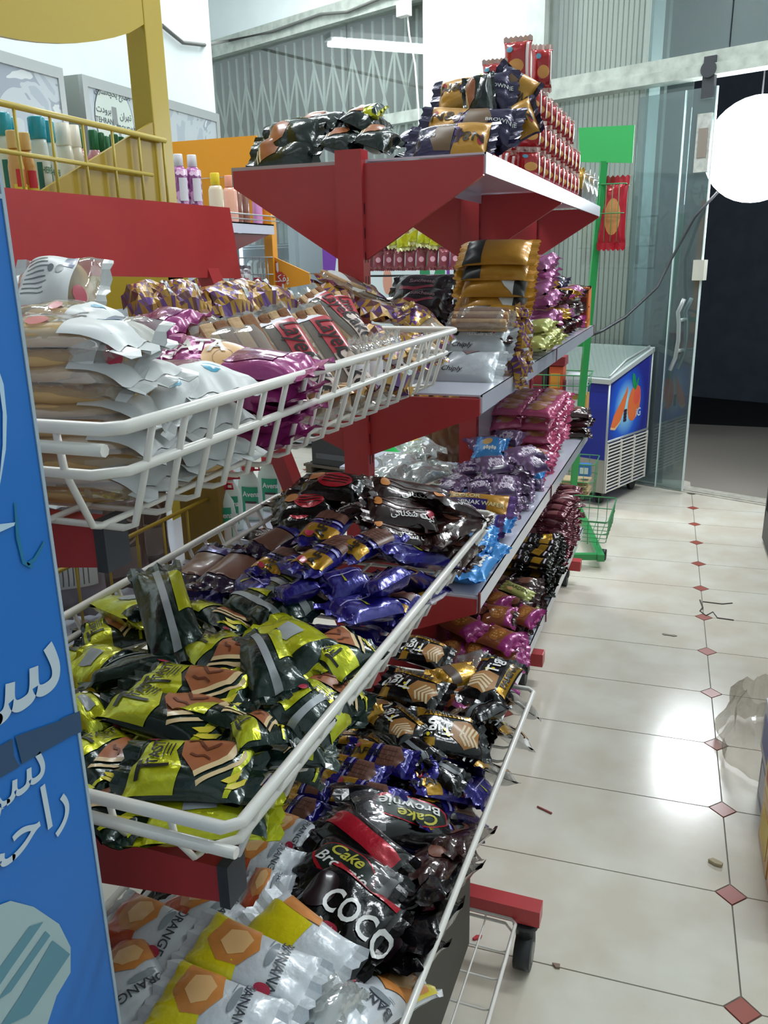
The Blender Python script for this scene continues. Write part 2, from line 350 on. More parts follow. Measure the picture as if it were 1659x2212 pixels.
# floodlight outside the doorway
fo = empty('floodlight', (.25, 6.05, 0), 0, 'round blazing white lamp hung outside the open doorway', 'lamp')
LAMPM = mat('floodlight_glow', 'ffffff', .5, emit='f4fbff', es=13)
o = MB().lathe([(.0005, -.31)]+[(.31*cos(-pi/2+pi*q/18), .31*sin(-pi/2+pi*q/18)) for q in range(1, 18)]+[(.0005, .31)], 48, (0, 0, 2.13)).build('lamp_glare_globe', LAMPM, fo)  # globe made larger than the lamp so its shape takes in the glare
MB().tube([(0, 0, 2.43), (0, 0, 3.9)], .006, 6).build('hanging_rod', BLACK, fo)
# ceiling tube fixtures (give off the room light)
TUBEM = mat('tube_glow', 'ffffff', .5, emit='f2fbff', es=14)
def tubefix(c, a, ln, label):
    e = empty('tube_light', c, a, label, 'lamp')
    MB().box((0, 0, .06), (ln, .24, .05)).build('housing', WHITE, e)
    for s in (-1, 1): MB().tube([(-ln/2+.03, s*.075, .01), (ln/2-.03, s*.075, .01)], .022, 8).build('tube', TUBEM, e)
    return e
def mirror(p):  # where a lamp must hang for its image to stand at p behind the glass
    d = (p-S0).dot(SN)-.03; return p-SN*2*d
a_ = mirror(onz(750, 97, 3.5)); b_ = mirror(onz(935, 111, 3.5)); c_ = (a_+b_)/2
tubefix(c_, math.atan2((b_-a_).y, (b_-a_).x), 1.3, 'twin fluorescent tube fixture mirrored in the left shop window')
# ------------------------------------------------------------------ cables
mb = MB(); mb.tube([onx(350, 55, -3.08), onx(395, 92, -3.08), onx(440, 97, -3.08)]+[sf(t, -.05, z) for t, z in [(-4.6, 3.42), (-4.0, 3.39), (-3.4, 3.41), (-3.1, 3.37), (-2.7, 3.40), (-2.4, 3.38)]], .012, 6)
tag(mb.build('cable', mat('grey_cable', '6b6c68', .6)), 'grey cable sagging along the top frame of left shop window', 'cable')
mb = MB(); P = [sf(-2.50, -.04, 3.28), sf(-2.46, -.06, 3.1), sf(-2.40, -.07, 2.9), sf(-2.36, -.08, 2.6), sf(-2.35, -.08, 2.35)]; mb.tube(P, .007, 6)
pl = tag(mb.build('socket_cord', WIRE), 'thin white cord hanging from the plug beside the white column', 'cord')
mb = MB(); sbox(mb, -2.56, -2.46, -.09, -.03, 3.23, 3.33); mb.build('plug', WIRE, pl)
mb = MB(); mb.tube([ony(1275, 725, 4.9), ony(1300, 715, 5.0), ony(1350, 685, 5.3), ony(1420, 620, 5.5), ony(1450, 560, 5.58), ony(1500, 470, 5.6), ony(1550, 415, 5.6)], .009, 6)
tag(mb.build('power_cable', mat('dark_cable', '23262b', .5)), 'dark power cable rising from the freezer across the door glass', 'cable')

# ------------------------------------------------------------------ right side fridge and cartons
fr = empty('display_fridge', fw(.62, 4.15), FA, 'black framed glass display fridge cut off by the right picture edge', 'fridge')
# local: front face at x=-.03.. body to +x
mb = MB(); mb.box2((-.0, -1.9, .14), (.62, .56, 2.0)); mb.build('body', mat('fridge_grey', '9a9d9b', .4), fr)
mb = MB(); mb.box2((-.02, -1.9, .02), (.6, .58, .14)); mb.build('kick_plate', BLACK, fr)
mb = MB(); mb.box2((-.02, .54, .14), (.0, .58, 2.0)); mb.box2((-.02, -1.9, .14), (.0, -1.86, 2.0)); mb.box2((-.02, -1.9, .14), (.0, .58, .19)); mb.build('door_frame', BLACK, fr)
mb = MB(); mb.box2((-.015, -1.86, .19), (-.003, .54, 1.98)); mb.build('glass', clear('fridge_glass', 'd6dedc', .2, .02, .25, 'a9b0ae', 0), fr)
# ================================================================== NEAR WIRE-BASKET RACK (A-frame, red)
def seg(mb, a, b, w, d, mi=0):
    """box beam from a to b, section w (horizontal) x d"""
    a, b = Vector(a), Vector(b); v = b-a; q = v.to_track_quat('Z', 'Y').to_matrix()
    mb.box((a+b)/2, (w, d, v.length), mi, q); return mb
_WM = {}
def wire_basket(name, label, xf, xb, zr, y0, y1, h, m, r=.0055, dy=.05, inset=.03, parent=None, nx=7, low=.6, cat='basket'):
    t = empty(name, (xf, y0, zr-h), 0, label, cat) if parent is None else empty(name, (xf, y0, zr-h))
    if parent is not None: t.parent = parent; t.matrix_parent_inverse = parent.matrix_basis.inverted() if False else Matrix.Translation(-Vector(parent.location))
    W = xf-xb; ly = y1-y0
    def add(mb, nm): return mb.build(nm, m, t)
    # local: front x=0, back x=-W; y 0..ly; z 0..h
    c = .02
    def loop(x0, x1, a, b, z, k): return [(x0, a+k, z), (x0, b-k, z), (x0-k, b, z), (x1+k, b, z), (x1, b-k, z), (x1, a+k, z), (x1+k, a, z), (x0-k, a, z)]
    add(MB().tube(loop(0, -W, 0, ly, h, .012), r, 8, closed=True), 'rim')
    zl = h*low; fi = inset*(1-low)
    add(MB().tube(loop(-fi, -W+fi, fi*.4, ly-fi*.4, zl, .02), r*.8, 8, closed=True), 'lower_rim')
    b1 = MB().tube([(0, 0, h), (-fi, 0, zl), (-inset, 0, .004), (-inset-.012, 0, 0), (-W+inset+.012, 0, 0), (-W+inset, 0, .004), (-W+fi, 0, zl), (-W, 0, h)], r*.55, 6).mesh('cross_wire'); b1.materials.append(m)
    n = max(2, round(ly/dy))
    for i in range(1, n):
        o = link('cross_wire', b1, t); o.location = (0, ly*i/n, 0)
    b2 = MB().tube([(0, 0, h), (0, fi*.4, zl), (0, inset, .006), (0, inset+.01, .003), (0, ly-inset-.01, .003), (0, ly-inset, .006), (0, ly-fi*.4, zl), (0, ly, h)], r*.55, 6).mesh('long_wire'); b2.materials.append(m)
    for i in range(1, nx):
        o = link('long_wire', b2, t); o.location = (-W*i/nx, 0, 0)
    return t
RX = lambda z: -.93+(1.5-z)*.385          # leg line of the A-frame
rk = empty('basket_rack', (-.6, 1.05, 0), 0, 'red A-frame rack on castors carrying the white wire baskets in the foreground', 'rack')
KI = Matrix.Translation(-rk.location)
def rpart(mb, name, m=RED):
    o = mb.build(name, m, rk); o.matrix_parent_inverse = KI; return o
for y in (.60, 1.49):
    rpart(seg(MB(), (RX(.14), y, .14), (RX(1.50), y, 1.50), .04, .03), 'leg')
    rpart(MB().box2((-1.05, y-.02, .118), (-.213, y+.02, .158)), 'foot')
    for xx in (-.245, -1.0):
        rpart(MB().lathe([(.022, 0), (.022, .03), (.03, .035), (.03, .045)], 12, (xx, y, .07)).tube([(xx-.018, y-.01, .04), (xx+.018, y-.01, .04)], .04, 18), 'castor', mat('castor_rubber', '2c3033', .5))
        rpart(MB().tube([(xx-.020, y-.01, .04), (xx+.020, y-.01, .04)], .021, 14), 'hub', mat('castor_hub', '8b8d84', .5))
    for zr, xe in ((1.255, -.50), (.905, -.40), (.54, -.30)):
        a = RX(zr)
        if y > 1: xe -= .12
        mb = MB(); mb.prism([(a, y-.014, zr-.06), (a, y-.014, zr+.02), (xe, y-.014, zr+.02), (xe, y-.014, zr-.022)], (0, .028, 0)); rpart(mb, 'arm')
        rpart(MB().box2((xe-.004, y-.017, zr-.026), (xe+.008, y+.017, zr+.024)), 'end_cap', DGREY)
hd = MB(); hd.prism([(-.93, .75, 1.50), (-.93, 1.60, 1.473), (-.93, 1.57, 1.612), (-.93, .75, 1.607)], (.018, 0, 0)); rpart(hd, 'header_panel', mat('scuffed_red_header', 'c23e40', .4, var=.07, vscale=9, coat=.1))
rpart(seg(MB(), (RX(.3), .6, .3), (RX(.3), 1.49, .3), .03, .03), 'crossbar')
BU = wire_basket('wire_basket', 'top white wire basket full of flatbread and layer cakes', -.424, -.84, 1.377, .53, 1.53, .10, WIRE, .006)
BL = wire_basket('wire_basket', 'middle white wire basket heaped with green and blue packets', -.345, -.815, 1.024, .53, 1.53, .075, WIRE, .0062)
BB = wire_basket('wire_basket', 'lowest filled white wire basket holding black and banana packets', -.252, -.70, .655, .49, 1.53, .085, WIRE, .005)
BF = wire_basket('base_grid', 'flat white wire base grid just above the floor by the front castor', -.262, -.74, .125, .49, 1.47, .02, WIRE, .004, dy=.075, inset=.006, low=.3)
# second clip wire on the near face of the middle and top baskets
for bk, xa, z in ((BU, -.45, 1.362), (BL, -.36, 1.008)):
    o = MB().tube([(-.41, 0, 0), (0, 0, 0)], .0055, 8).build('frame_wire', WIRE, bk); o.location = (xa+.41-.41-bk.location.x+.02, -.008, z-bk.location.z)
bx = empty('black_crate', (-.52, .95, .13), 0, 'black crate with grey rim standing on the base grid under the lowest basket', 'crate')
MB().box2((-.16, -.45, 0), (.17, .42, .36)).build('body', BLACK, bx)
MB().box2((.17, -.45, 0), (.178, .42, .37)).build('side_flap', mat('grey_brown_card', '4a4740', .7), bx)

# ================================================================== RED GONDOLA WITH WHITE SHELVES
GX = -.72; PY = [1.76, 2.775, 3.80]; XF = -.428
gd = empty('shelf_unit', (GX, 2.78, 0), 0, 'red framed shop shelving unit with white metal shelves along the aisle', 'shelving'); GI = Matrix.Translation(-gd.location)
def gp(mb, name, m=RED, par=None):
    o = mb.build(name, m, gd if par is None else par)
    if par is None: o.matrix_parent_inverse = GI
    return o
for y in PY:
    ps = MB(); ps.box2((GX-.03, y-.02, .10), (GX+.03, y+.02, 1.728)); post = gp(ps, 'post')
    sl = MB()
    for k in range(26):
        z = .35+k*.05
        for dy in (-.008, .008): sl.box2((GX+.0295, y+dy-.002, z), (GX+.0306, y+dy+.002, z+.022))
    o = sl.build('slot', BLACK, post); o['kind'] = 'stuff'
    gp(MB().box2((-1.13, y-.025, .075), (-.428, y+.025, .125), bev=.003), 'foot')
    for xx in (-.50, -1.06):
        gp(MB().tube([(xx-.015, y-.03, .033), (xx+.015, y-.03, .033)], .033, 16).box2((xx-.02, y-.03, .04), (xx+.02, y+.01, .078)), 'castor', mat('castor_rubber', '2c3033', .5))
ZS = [.285, .745, 1.215, 1.705]
def bracket(y, z, xe, hb, s=1, m=RED):
    x0 = GX+.03*s; mb = MB(); mb.prism([(x0, y-.006, z-.004), (xe, y-.006, z-.004), (xe, y-.006, z-.04), (x0, y-.006, z-hb)], (0, .012, 0)); return gp(mb, 'bracket', m)
for li, z in enumerate(ZS):
    top = li == 3
    for y in PY:
        if li == 0: bracket(y, z-.004, XF-.006, .09)
        else: bracket(y, z, XF-.004, .145 if not top else .2)
        if top: bracket(y, z, -1.005, .2, -1)
        if li == 2: bracket(y, z-.02, -.93, .12, -1)
    for b in (0, 1):
        if li == 2 and b == 0: pass
        y0, y1 = PY[b]+.003, PY[b+1]-.003
        sh = MB(); sh.box2((GX+.03, y0, z), (XF, y1, z+.004)); sh.box2((XF-.004, y0, z-.036), (XF, y1, z+.004)); sh.box2((GX+.03, y0, z-.03), (GX+.034, y1, z))
        gp(sh, 'shelf', SHELFW)
        if top:
            sh = MB(); sh.box2((-1.012, y0, z), (GX-.03, y1, z+.004)); sh.box2((-1.012, y0, z-.036), (-1.008, y1, z+.004)); gp(sh, 'shelf', SHELFW)
            if b == 0: gp(MB().box2((-1.012, y0-.002, z-.036), (GX-.03, y0+.003, z+.004)), 'shelf_end', mat('greyed_shelf_end', 'b3aeb0', .45))
        if li == 2: gp(MB().box2((XF-.001, y1-.004, z-.036), (XF+.002, y1+.009, z+.006)), 'joint_cap', mat('rust_brown_clip', '6f4a4c', .5))
        if li < 2: gp(MB().box2((XF-.001, y0-.008 if b == 0 else y0-.006, z-.038), (XF+.003, y0+.003, z+.012)), 'joint_cap', mat('dull_red_clip', '7c2a2c', .5))
# the middle shelf's near end plate (grey underside seen beside the basket)
gp(MB().box2((GX+.03, PY[0]-.003, ZS[1]-.036), (XF, PY[0]+.002, ZS[1]+.002)), 'shelf_end', SHELFW)
for za, zb in ((.33, .73), (.76, 1.19)):
    n = 2
    for k in range(n):
        a = za+(zb-za)*k/n; b = za+(zb-za)*(k+1)/n-.003
        gp(MB().box2((GX+.012, PY[1]+.02, a), (GX+.02, PY[2]-.02, b)), 'back_panel', SHELFW)
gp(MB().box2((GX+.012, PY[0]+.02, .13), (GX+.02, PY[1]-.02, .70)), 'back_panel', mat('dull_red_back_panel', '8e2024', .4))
gp(MB().box2((-.66, 1.70, .30), (-.50, 1.755, .305)), 'base_plate', RED)
# rear small white shelf seen under the top shelf
gp(MB().box2((-1.0, 2.80, 1.375), (-.75, 3.78, 1.38)).box2((-.754, 2.80, 1.345), (-.75, 3.78, 1.38)), 'shelf', SHELFW)

# ================================================================== YELLOW STAND (back left)
ys = empty('yellow_stand', (-1.42, 1.55, 0), 0, 'yellow metal display stand with rounded header holding shampoo bottles', 'stand'); YI = Matrix.Translation(-ys.location)
def yp(mb, name, m=YEL):
    o = mb.build(name, m, ys); o.matrix_parent_inverse = YI; return o
yp(MB().box2((-1.43, 2.0, 0), (-1.37, 2.08, 2.5), bev=.004), 'post')
yp(MB().box2((-1.43, .9, 0), (-1.37, .98, 2.5), bev=.004), 'post')
arc = [(-1.372, .98, 2.5)]+[(-1.372, .98+(2.0-.98)*k/16, 2.085-.135*sin(pi*(.12+.88*k/16))**.8 if k else 2.03) for k in range(17)]+[(-1.372, 2.0, 2.5)]
yp(MB().prism(arc, (-.012, 0, 0)), 'header_panel')
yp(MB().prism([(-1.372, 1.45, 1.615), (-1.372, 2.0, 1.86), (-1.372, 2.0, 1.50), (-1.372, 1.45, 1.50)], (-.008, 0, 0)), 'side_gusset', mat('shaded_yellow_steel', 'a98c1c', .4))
yp(MB().box2((-1.66, .98, 1.585), (-1.375, 2.0, 1.592)), 'shelf')
yp(MB().box2((-1.385, .9, 1.40), (-1.37, 2.1, 1.50)), 'shelf_front')
for ya, za, yb, zb, r in ((1.0, 1.827, 2.03, 1.818, .007), (1.0, 1.735, 1.96, 1.728, .005), (1.0, 1.65, 1.97, 1.65, .004)):
    yp(MB().tube([(-1.36, ya, za), (-1.36, yb, zb)], r, 8), 'fence_rail', mat('pale_yellow_wire', 'c8b14e', .35))
for k in range(9):
    y = 1.18+k*.105
    yp(MB().tube([(-1.36, y, 1.822), (-1.36, y, 1.60)], .0035, 6), 'fence_wire', mat('pale_yellow_wire', 'c8b14e', .35))
yp(MB().box2((-1.38, .98, .79), (-1.04, 2.0, .795)), 'lower_shelf', SHELFW)
LYW = mat('dull_yellow_wire', 'a98d2c', .4)
for z in (.80, .87, .96): yp(MB().tube([(-1.08, .95, z), (-1.08, 1.66, z)], .0045, 6), 'fence_rail', LYW)
for k in range(8): yp(MB().tube([(-1.08, 1.0+k*.095, .96), (-1.08, 1.0+k*.095, .79)], .003, 6), 'fence_wire', LYW)
yp(MB().box2((-1.16, 1.66, 0), (-1.05, 1.70, 1.3)), 'lower_post', mat('brownish_yellow_steel', '8a6a1e', .45))
yp(MB().box2((-1.16, 1.72, .835), (-.96, 2.1, .84)).box2((-.964, 1.72, .81), (-.96, 2.1, .84)), 'bottle_shelf', SHELFW)

# ================================================================== ORANGE STAND (further back)
os_ = empty('orange_stand', (-1.85, 3.3, 0), 0, 'orange metal display stand with header board and toiletries on a white shelf', 'stand'); OI = Matrix.Translation(-os_.location)
def op(mb, name, m=ORG):
    o = mb.build(name, m, os_); o.matrix_parent_inverse = OI; return o
op(MB().box2((-1.762, 3.3, 0), (-1.722, 3.345, 1.93), bev=.003), 'post')
op(MB().box2((-2.3, 3.3, 0), (-2.26, 3.345, 1.93), bev=.003), 'post')
op(MB().prism([(-2.32, 3.30, 1.925), (-2.32, 3.30, 2.01), (-1.77, 3.30, 2.01), (-1.755, 3.30, 1.86), (-2.32, 3.30, 1.86)], (0, .012, 0)), 'header_board')
op(MB().box2((-2.30, 3.302, 1.66), (-1.80, 3.312, 1.857)), 'back_board', mat('darker_orange_steel', 'dd931c', .4))
op(MB().prism([(-1.722, 3.31, 1.53), (-1.56, 3.31, 1.462), (-1.56, 3.31, 1.418), (-1.722, 3.31, 1.395)], (0, .01, 0)), 'side_sign')
z_ = MB(); z_.prism([(-1.718, 3.3085, 1.515), (-1.706, 3.3085, 1.505), (-1.702, 3.3085, 1.47), (-1.69, 3.3085, 1.47), (-1.668, 3.3085, 1.45), (-1.672, 3.3085, 1.425), (-1.69, 3.3085, 1.412), (-1.718, 3.3085, 1.402)], (0, .0008, 0)); op(z_, 'sign_patch', mat('orange_red_print', 'cf4a2c', .4))
WI = ink('white_ink', 'f1f0ee')
o = flat_text('lettering', fa('پفک'), WI, os_, (-1.692, 3.3075, 1.442), (1, 0, 0), (0, 0, 1), .042, .012); o.matrix_parent_inverse = OI
o = flat_poly('ribbon_mark', [[(-.004, .03), (.006, .034), (.008, 0), (.003, -.01), (-.003, 0)], [(-.002+.022, -.055), (.006+.022, -.055), (.010+.022, -.085), (.0+.022, -.085)]], WI, os_, (-1.71, 3.3075, 1.475), (1, 0, 0), (0, 0, 1)); o.matrix_parent_inverse = OI
op(MB().box2((-1.95, 2.72, 1.655), (-1.70, 3.28, 1.66)).box2((-1.704, 2.72, 1.62), (-1.70, 3.28, 1.66)), 'shelf', SHELFW)
op(MB().prism([(-1.71, 2.86, 1.62), (-1.71, 3.26, 1.62), (-1.71, 2.86, 1.53)], (-.01, 0, 0)), 'bracket', mat('dark_red_bracket', '6f1e25', .4))
op(MB().tube([(-1.90, 2.72, 1.665), (-1.69, 2.72, 1.69), (-1.685, 3.3, 1.69), (-1.73, 3.32, 1.69)], .003, 6), 'guard_wire', ALU)
op(MB().tube([(-1.69, 2.72, 1.672), (-1.685, 3.3, 1.672)], .0025, 6), 'guard_wire', ALU)
op(MB().box2((-1.95, 2.80, 1.29), (-1.70, 3.28, 1.296)), 'shelf', SHELFW)
for z in (1.53, 1.46): op(MB().tube([(-1.93, 3.29, z), (-1.72, 3.29, z)], .003, 6), 'fence_rail', ALU)
for k in range(6): op(MB().tube([(-1.92+k*.035, 3.29, 1.53), (-1.92+k*.035, 3.29, 1.33)], .0022, 6), 'fence_wire', ALU)

# ================================================================== BOTTLES
_B = {}
BSC = {'shampoo_bottle': (.75, .75, 1.16), 'oil_bottle': (.8, .8, 1.2), 'lotion_bottle': (.75, .75, 1.25), 'pink_bottle': (.85, .85, 1.5), 'green_cap_bottle': (.85, .85, 1.2), 'body_lotion': (1.2, 1.2, 1.3), 'yellow_cap_bottle': (1.2, 1.2, 1.35), 'peach_cap_bottle': (1.2, 1.2, 1.35), 'brown_bottle': (1.1, 1.1, 1.3), 'pink_spray': (1.1, 1.1, 1.35), 'blue_bottle': (1, 1, 1.15)}
def bottle(kind, loc, label, group=None, rz=0, prof=None, cap=None, body_m=None, cap_m=None, flatk=1.0, decs=(), cat='bottle'):
    """body + cap (+ printed label); repeats share meshes"""
    if kind not in _B:
        b = MB().lathe(prof, 20, sx=1, sy=flatk).mesh('body'); b.materials.append(body_m)
        c = MB().lathe(cap, 18, sx=1, sy=min(1, flatk*1.15)).mesh('cap'); c.materials.append(cap_m)
        ds = []
        for nm, m, r, z0, z1, a0, a1 in decs:   # curved label band between angles
            d = MB().sheet(lambda u, v: ((r+.0008)*cos(a0+(a1-a0)*u), (r+.0008)*flatk*sin(a0+(a1-a0)*u), z0+(z1-z0)*v), 10, 2).mesh(nm); d.materials.append(m); ds.append((nm, d))
        _B[kind] = (b, c, ds)
    b, c, ds = _B[kind]
    e = empty(kind, loc, rz, label, cat, group)
    e.scale = BSC.get(kind, (1, 1, 1))
    link('body', b, e); link('cap', c, e)
    for nm, d in ds: link(nm, d, e)
    return e
def curved_text(parent, body, m, r, z, size, ang, flatk=1.0, bold=.01):
    vs, fs = text_bm(body, size, bold); me = bpy.data.meshes.new('lettering')
    me.from_pydata([((r+.0016)*cos(ang+a/r), (r+.0016)*flatk*sin(ang+a/r), z+b) for a, b in vs], [], fs); return link('lettering', me, parent, m)
TEAL = mat('teal_plastic', '1b9bb0', .3, coat=.3); SH = [(.026, 0), (.029, .01), (.029, .12), (.027, .15), (.024, .162)]
shw = mat('white_bottle_plastic', 'dfe8e2', .3, coat=.3)
for k, (y, x, n) in enumerate(((1.575, -1.47, 1), (1.618, -1.50, 1), (1.648, -1.44, 0), (1.70, -1.46, 1))):
    e = bottle('shampoo_bottle', (x, y, 1.593), ['white shampoo bottle with teal cap nearest the left frame edge', 'second teal-capped white shampoo bottle behind the yellow fence', 'third teal-capped white shampoo bottle, set slightly back', 'rightmost teal-capped shampoo bottle beside the cream lotion'][k], 'teal capped shampoo bottles', 0,
               SH, [(.024, .162), (.027, .165), (.027, .20), (.024, .203)], shw, TEAL, .75, [('wave_print', mat('teal_wave_print', '2fa3bd', .4), .0292, .01, .065, -1.4, .6), ('leaf_print', mat('dark_teal_print', '1c6f66', .4), .0292, .065, .12, -1.5, -.9)])
    curved_text(e, 'HERB', mat('green_ink', '4c8a6c', .4), .0292, .105, .017, -.35, .75)
for k, y in enumerate((1.49, 1.525)):
    bottle('oil_bottle', (-1.415, y+.05, 1.593), ['amber baby oil bottle with a cream cap, left one', 'amber baby oil bottle with a cream cap, right one'][k], 'amber oil bottles', 0, [(.022, 0), (.024, .01), (.024, .10), (.018, .122), (.012, .13)],
           [(.016, .13), (.017, .132), (.017, .158), (.015, .16)], mat('amber_plastic', 'd9a25a', .15, coat=.5), mat('cream_cap', 'e3bd78', .4), .7, [('yellow_label', mat('yellow_label', 'f0d94a', .4), .0242, .01, .07, -1.5, .7), ('red_badge', mat('red_badge', 'd8313e', .4), .0246, .065, .095, -1.1, .1)])
for k, y in enumerate((1.755, 1.79)):
    bottle('lotion_bottle', (-1.46, y, 1.593), ['cream white lotion bottle beside the teal-capped shampoos', 'cream white lotion bottle beside the pink bottles'][k], 'cream lotion bottles', 0, [(.027, 0), (.030, .01), (.030, .13), (.026, .15)], [(.026, .15), (.027, .152), (.024, .19)], mat('cream_plastic', 'efe9d8', .3, coat=.3), mat('ivory_cap', 'f4efe2', .35), .7,
           [('blue_print', mat('mauve_print', '8a86ad', .4), .0302, .03, .055, -1.2, .4)])
for k in range(5):
    bottle('pink_bottle', (-1.50+.012*(k % 2), 1.86+k*.042, 1.593), 'pink liquid soap bottle, %s from the left of the pink row' % ORD[k], 'pink soap bottles', 0, [(.022, 0), (.023, .01), (.023, .115), (.015, .13)], [(.012, .13), (.014, .132), (.014, .16), (.012, .162)],
           mat('pink_liquid', 'c98f96', .15, coat=.5), mat('dark_green_cap' if k in (0, 2, 4) else 'milky_pink_cap', '1f6f45' if k in (0, 2, 4) else 'e9d3d6', .35), 1)
for k, y in enumerate((2.06, 2.12)):
    bottle('green_cap_bottle', (-1.56, y-.02, 1.60), ['white bottle with dark green cap, left of the pair', 'white bottle with dark green cap touching the yellow post'][k], 'green capped bottles', 0, [(.022, 0), (.024, .01), (.024, .14), (.015, .155)], [(.017, .155), (.018, .157), (.018, .20), (.016, .202)], shw, mat('dark_green_cap', '1f6f45', .35), 1)
# Avena bottles on the rear shelf
for k, (px, py) in enumerate(((478, 1165), (488, 1140), (527, 1120), (563, 1103))):
    P = onz(px+12, py+12, .84); P.x = min(P.x, -.975)
    e = bottle('softener_bottle', (P.x-.02, 1.70+k*.095, .84), ['white softener bottle with red cap, leftmost and partly hidden', 'white softener bottle with red cap, second from left', 'white softener bottle with red cap, third from left', 'white softener bottle with red cap, rightmost beside red leg'][k], 'softener bottles with red caps', radians(-10),
               [(.034, 0), (.038, .008), (.038, .075), (.033, .105), (.017, .128), (.016, .138)], [(.019, .135), (.020, .137), (.020, .155), (.014, .158), (.013, .167)], mat('pale_mint_plastic', 'cfded6', .35, coat=.2), mat('red_cap', 'c4283c', .35), .62,
               [('green_label', mat('green_swoosh', '2f9c77', .4), .0382, .02, .095, -1.75, -.4), ('white_patch', mat('flower_label', 'e7dcd8', .4), .0388, .012, .05, -1.5, -.5), ('dark_band', mat('dark_label_band', '4a3438', .4), .0392, .05, .056, -1.5, -.6)])
    curved_text(e, 'Avena', WI if k < 9 else WI, .039, .075, .02, -1.0, .62, .02)
    MB().tube([(.018, 0, .15), (.036, 0, .152), (.038, 0, .14), (.02, 0, .138)], .003, 6).build('cap_loop', mat('red_cap', 'c4283c', .35), e)
# orange stand toiletries
ob = -1.80
for k, (px, kind) in enumerate(((395, 0), (424, 0), (470, 1), (500, 2), (524, 3), (538, 3), (557, 4))):
    P = onx(px, 470, -1.77+(-.03 if k == 0 else 0)); z = 1.661
    if kind == 0:
        e = bottle('body_lotion', (P.x, P.y, z), ['purple floral lotion bottle half hidden by the yellow post', 'purple floral lotion bottle with tall white cap'][k], 'purple floral lotions', 0, [(.024, 0), (.026, .01), (.026, .13), (.015, .14)], [(.013, .14), (.015, .142), (.014, .17), (.013, .172)],
                   mosaic('purple_floral_print', ['8d4a86', 'd9a3cf', 'a85f9b', 'e6c6e0', '7a3d74'], 60, metal=0), mat('white_cap', 'eceaf0', .35), .8, [('white_label', mat('white_label', 'e9e6ee', .4), .0264, .05, .11, -1.2, -.1)])
    elif kind in (1, 2):
        bottle(('yellow_cap_bottle', 'peach_cap_bottle')[kind-1], (P.x, P.y, z), ('clear lotion bottle with yellow cap', 'pink lotion bottle with peach cap')[kind-1]+' on the white shelf', None, 0, [(.023, 0), (.026, .008), (.025, .085), (.020, .095), (.012, .098)], [(.014, .098), (.0155, .10), (.0155, .128), (.014, .13)],
               mat(('pale_lotion', 'pink_lotion')[kind-1], ('e3d4b6', 'eeb29c')[kind-1], .2, coat=.5), mat(('yellow_cap', 'peach_cap')[kind-1], ('efd32e', 'f2a58c')[kind-1], .35), .7)
    elif kind == 3:
        bottle('brown_bottle', (P.x-.02, P.y, z), ['translucent brown bottle behind, left one', 'translucent brown bottle behind, right one'][k-4], 'brown bottles', 0, [(.018, 0), (.020, .008), (.020, .085), (.012, .10)], [(.012, .10), (.014, .102), (.014, .125), (.012, .127)], mat('brown_plastic', '8a5a4a', .15, coat=.5), mat('maroon_cap', '6b2f33', .3), 1)
    else:
        bottle('pink_spray', (P.x, P.y, z), 'slim pink bottle with pink cap at the right end of shelf', None, 0, [(.017, 0), (.019, .008), (.019, .085), (.017, .09)], [(.017, .09), (.018, .092), (.017, .12), (.015, .122)], mat('pink_plastic', 'dc9ad0', .25, coat=.4), mat('hot_pink_cap', 'ef7cae', .35), 1)
for k, (px, py) in enumerate(((400, 640), (425, 640), (516, 640), (531, 638), (557, 632))):
    P = onx(px, py, -1.78)
    bottle('blue_bottle', (P.x, P.y, 1.297), 'blue detergent bottle with red cap, %s from the left under the shelf' % ORD[k], 'blue detergent bottles', 0, [(.022, 0), (.026, .01), (.022, .05), (.026, .08), (.024, .10), (.012, .11)], [(.014, .11), (.016, .112), (.016, .13), (.013, .132)], mat('blue_plastic', '2a52b8', .25, coat=.4), mat('dark_red_cap', 'a52a40', .35), .8)

# ================================================================== BLUE FREEZER CABINET (left foreground)
XB = -.45; YB = .475
fc = empty('upright_freezer', (-.75, .1, 0), 0, 'tall freezer cabinet with a scuffed blue printed side panel, left foreground', 'freezer'); FI = Matrix.Translation(-fc.location)
def fp(o): o.matrix_parent_inverse = FI; return o
fp(MB().box2((-1.1, -.3, .02), (XB-.004, YB-.004, 1.9)).build('body', mat('grey_cabinet_steel', 'a3a6b0', .45), fc))
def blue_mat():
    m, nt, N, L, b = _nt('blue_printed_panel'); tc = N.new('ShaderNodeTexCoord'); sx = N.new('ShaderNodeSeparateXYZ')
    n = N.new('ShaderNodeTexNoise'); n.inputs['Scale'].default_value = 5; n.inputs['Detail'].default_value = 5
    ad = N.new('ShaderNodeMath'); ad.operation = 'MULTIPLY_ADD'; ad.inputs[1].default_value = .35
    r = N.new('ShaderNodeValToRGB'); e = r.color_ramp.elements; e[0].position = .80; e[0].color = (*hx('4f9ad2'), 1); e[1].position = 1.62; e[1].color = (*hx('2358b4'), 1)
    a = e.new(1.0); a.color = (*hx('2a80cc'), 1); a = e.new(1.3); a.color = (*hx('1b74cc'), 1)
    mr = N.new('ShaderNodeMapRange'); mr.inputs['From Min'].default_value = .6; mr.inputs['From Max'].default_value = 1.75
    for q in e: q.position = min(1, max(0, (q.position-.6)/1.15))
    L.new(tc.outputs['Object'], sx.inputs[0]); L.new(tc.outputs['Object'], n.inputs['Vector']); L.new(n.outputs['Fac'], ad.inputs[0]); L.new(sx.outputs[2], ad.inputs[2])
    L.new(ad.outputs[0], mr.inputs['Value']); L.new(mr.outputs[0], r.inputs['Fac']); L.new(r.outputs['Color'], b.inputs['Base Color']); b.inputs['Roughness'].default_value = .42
    return m
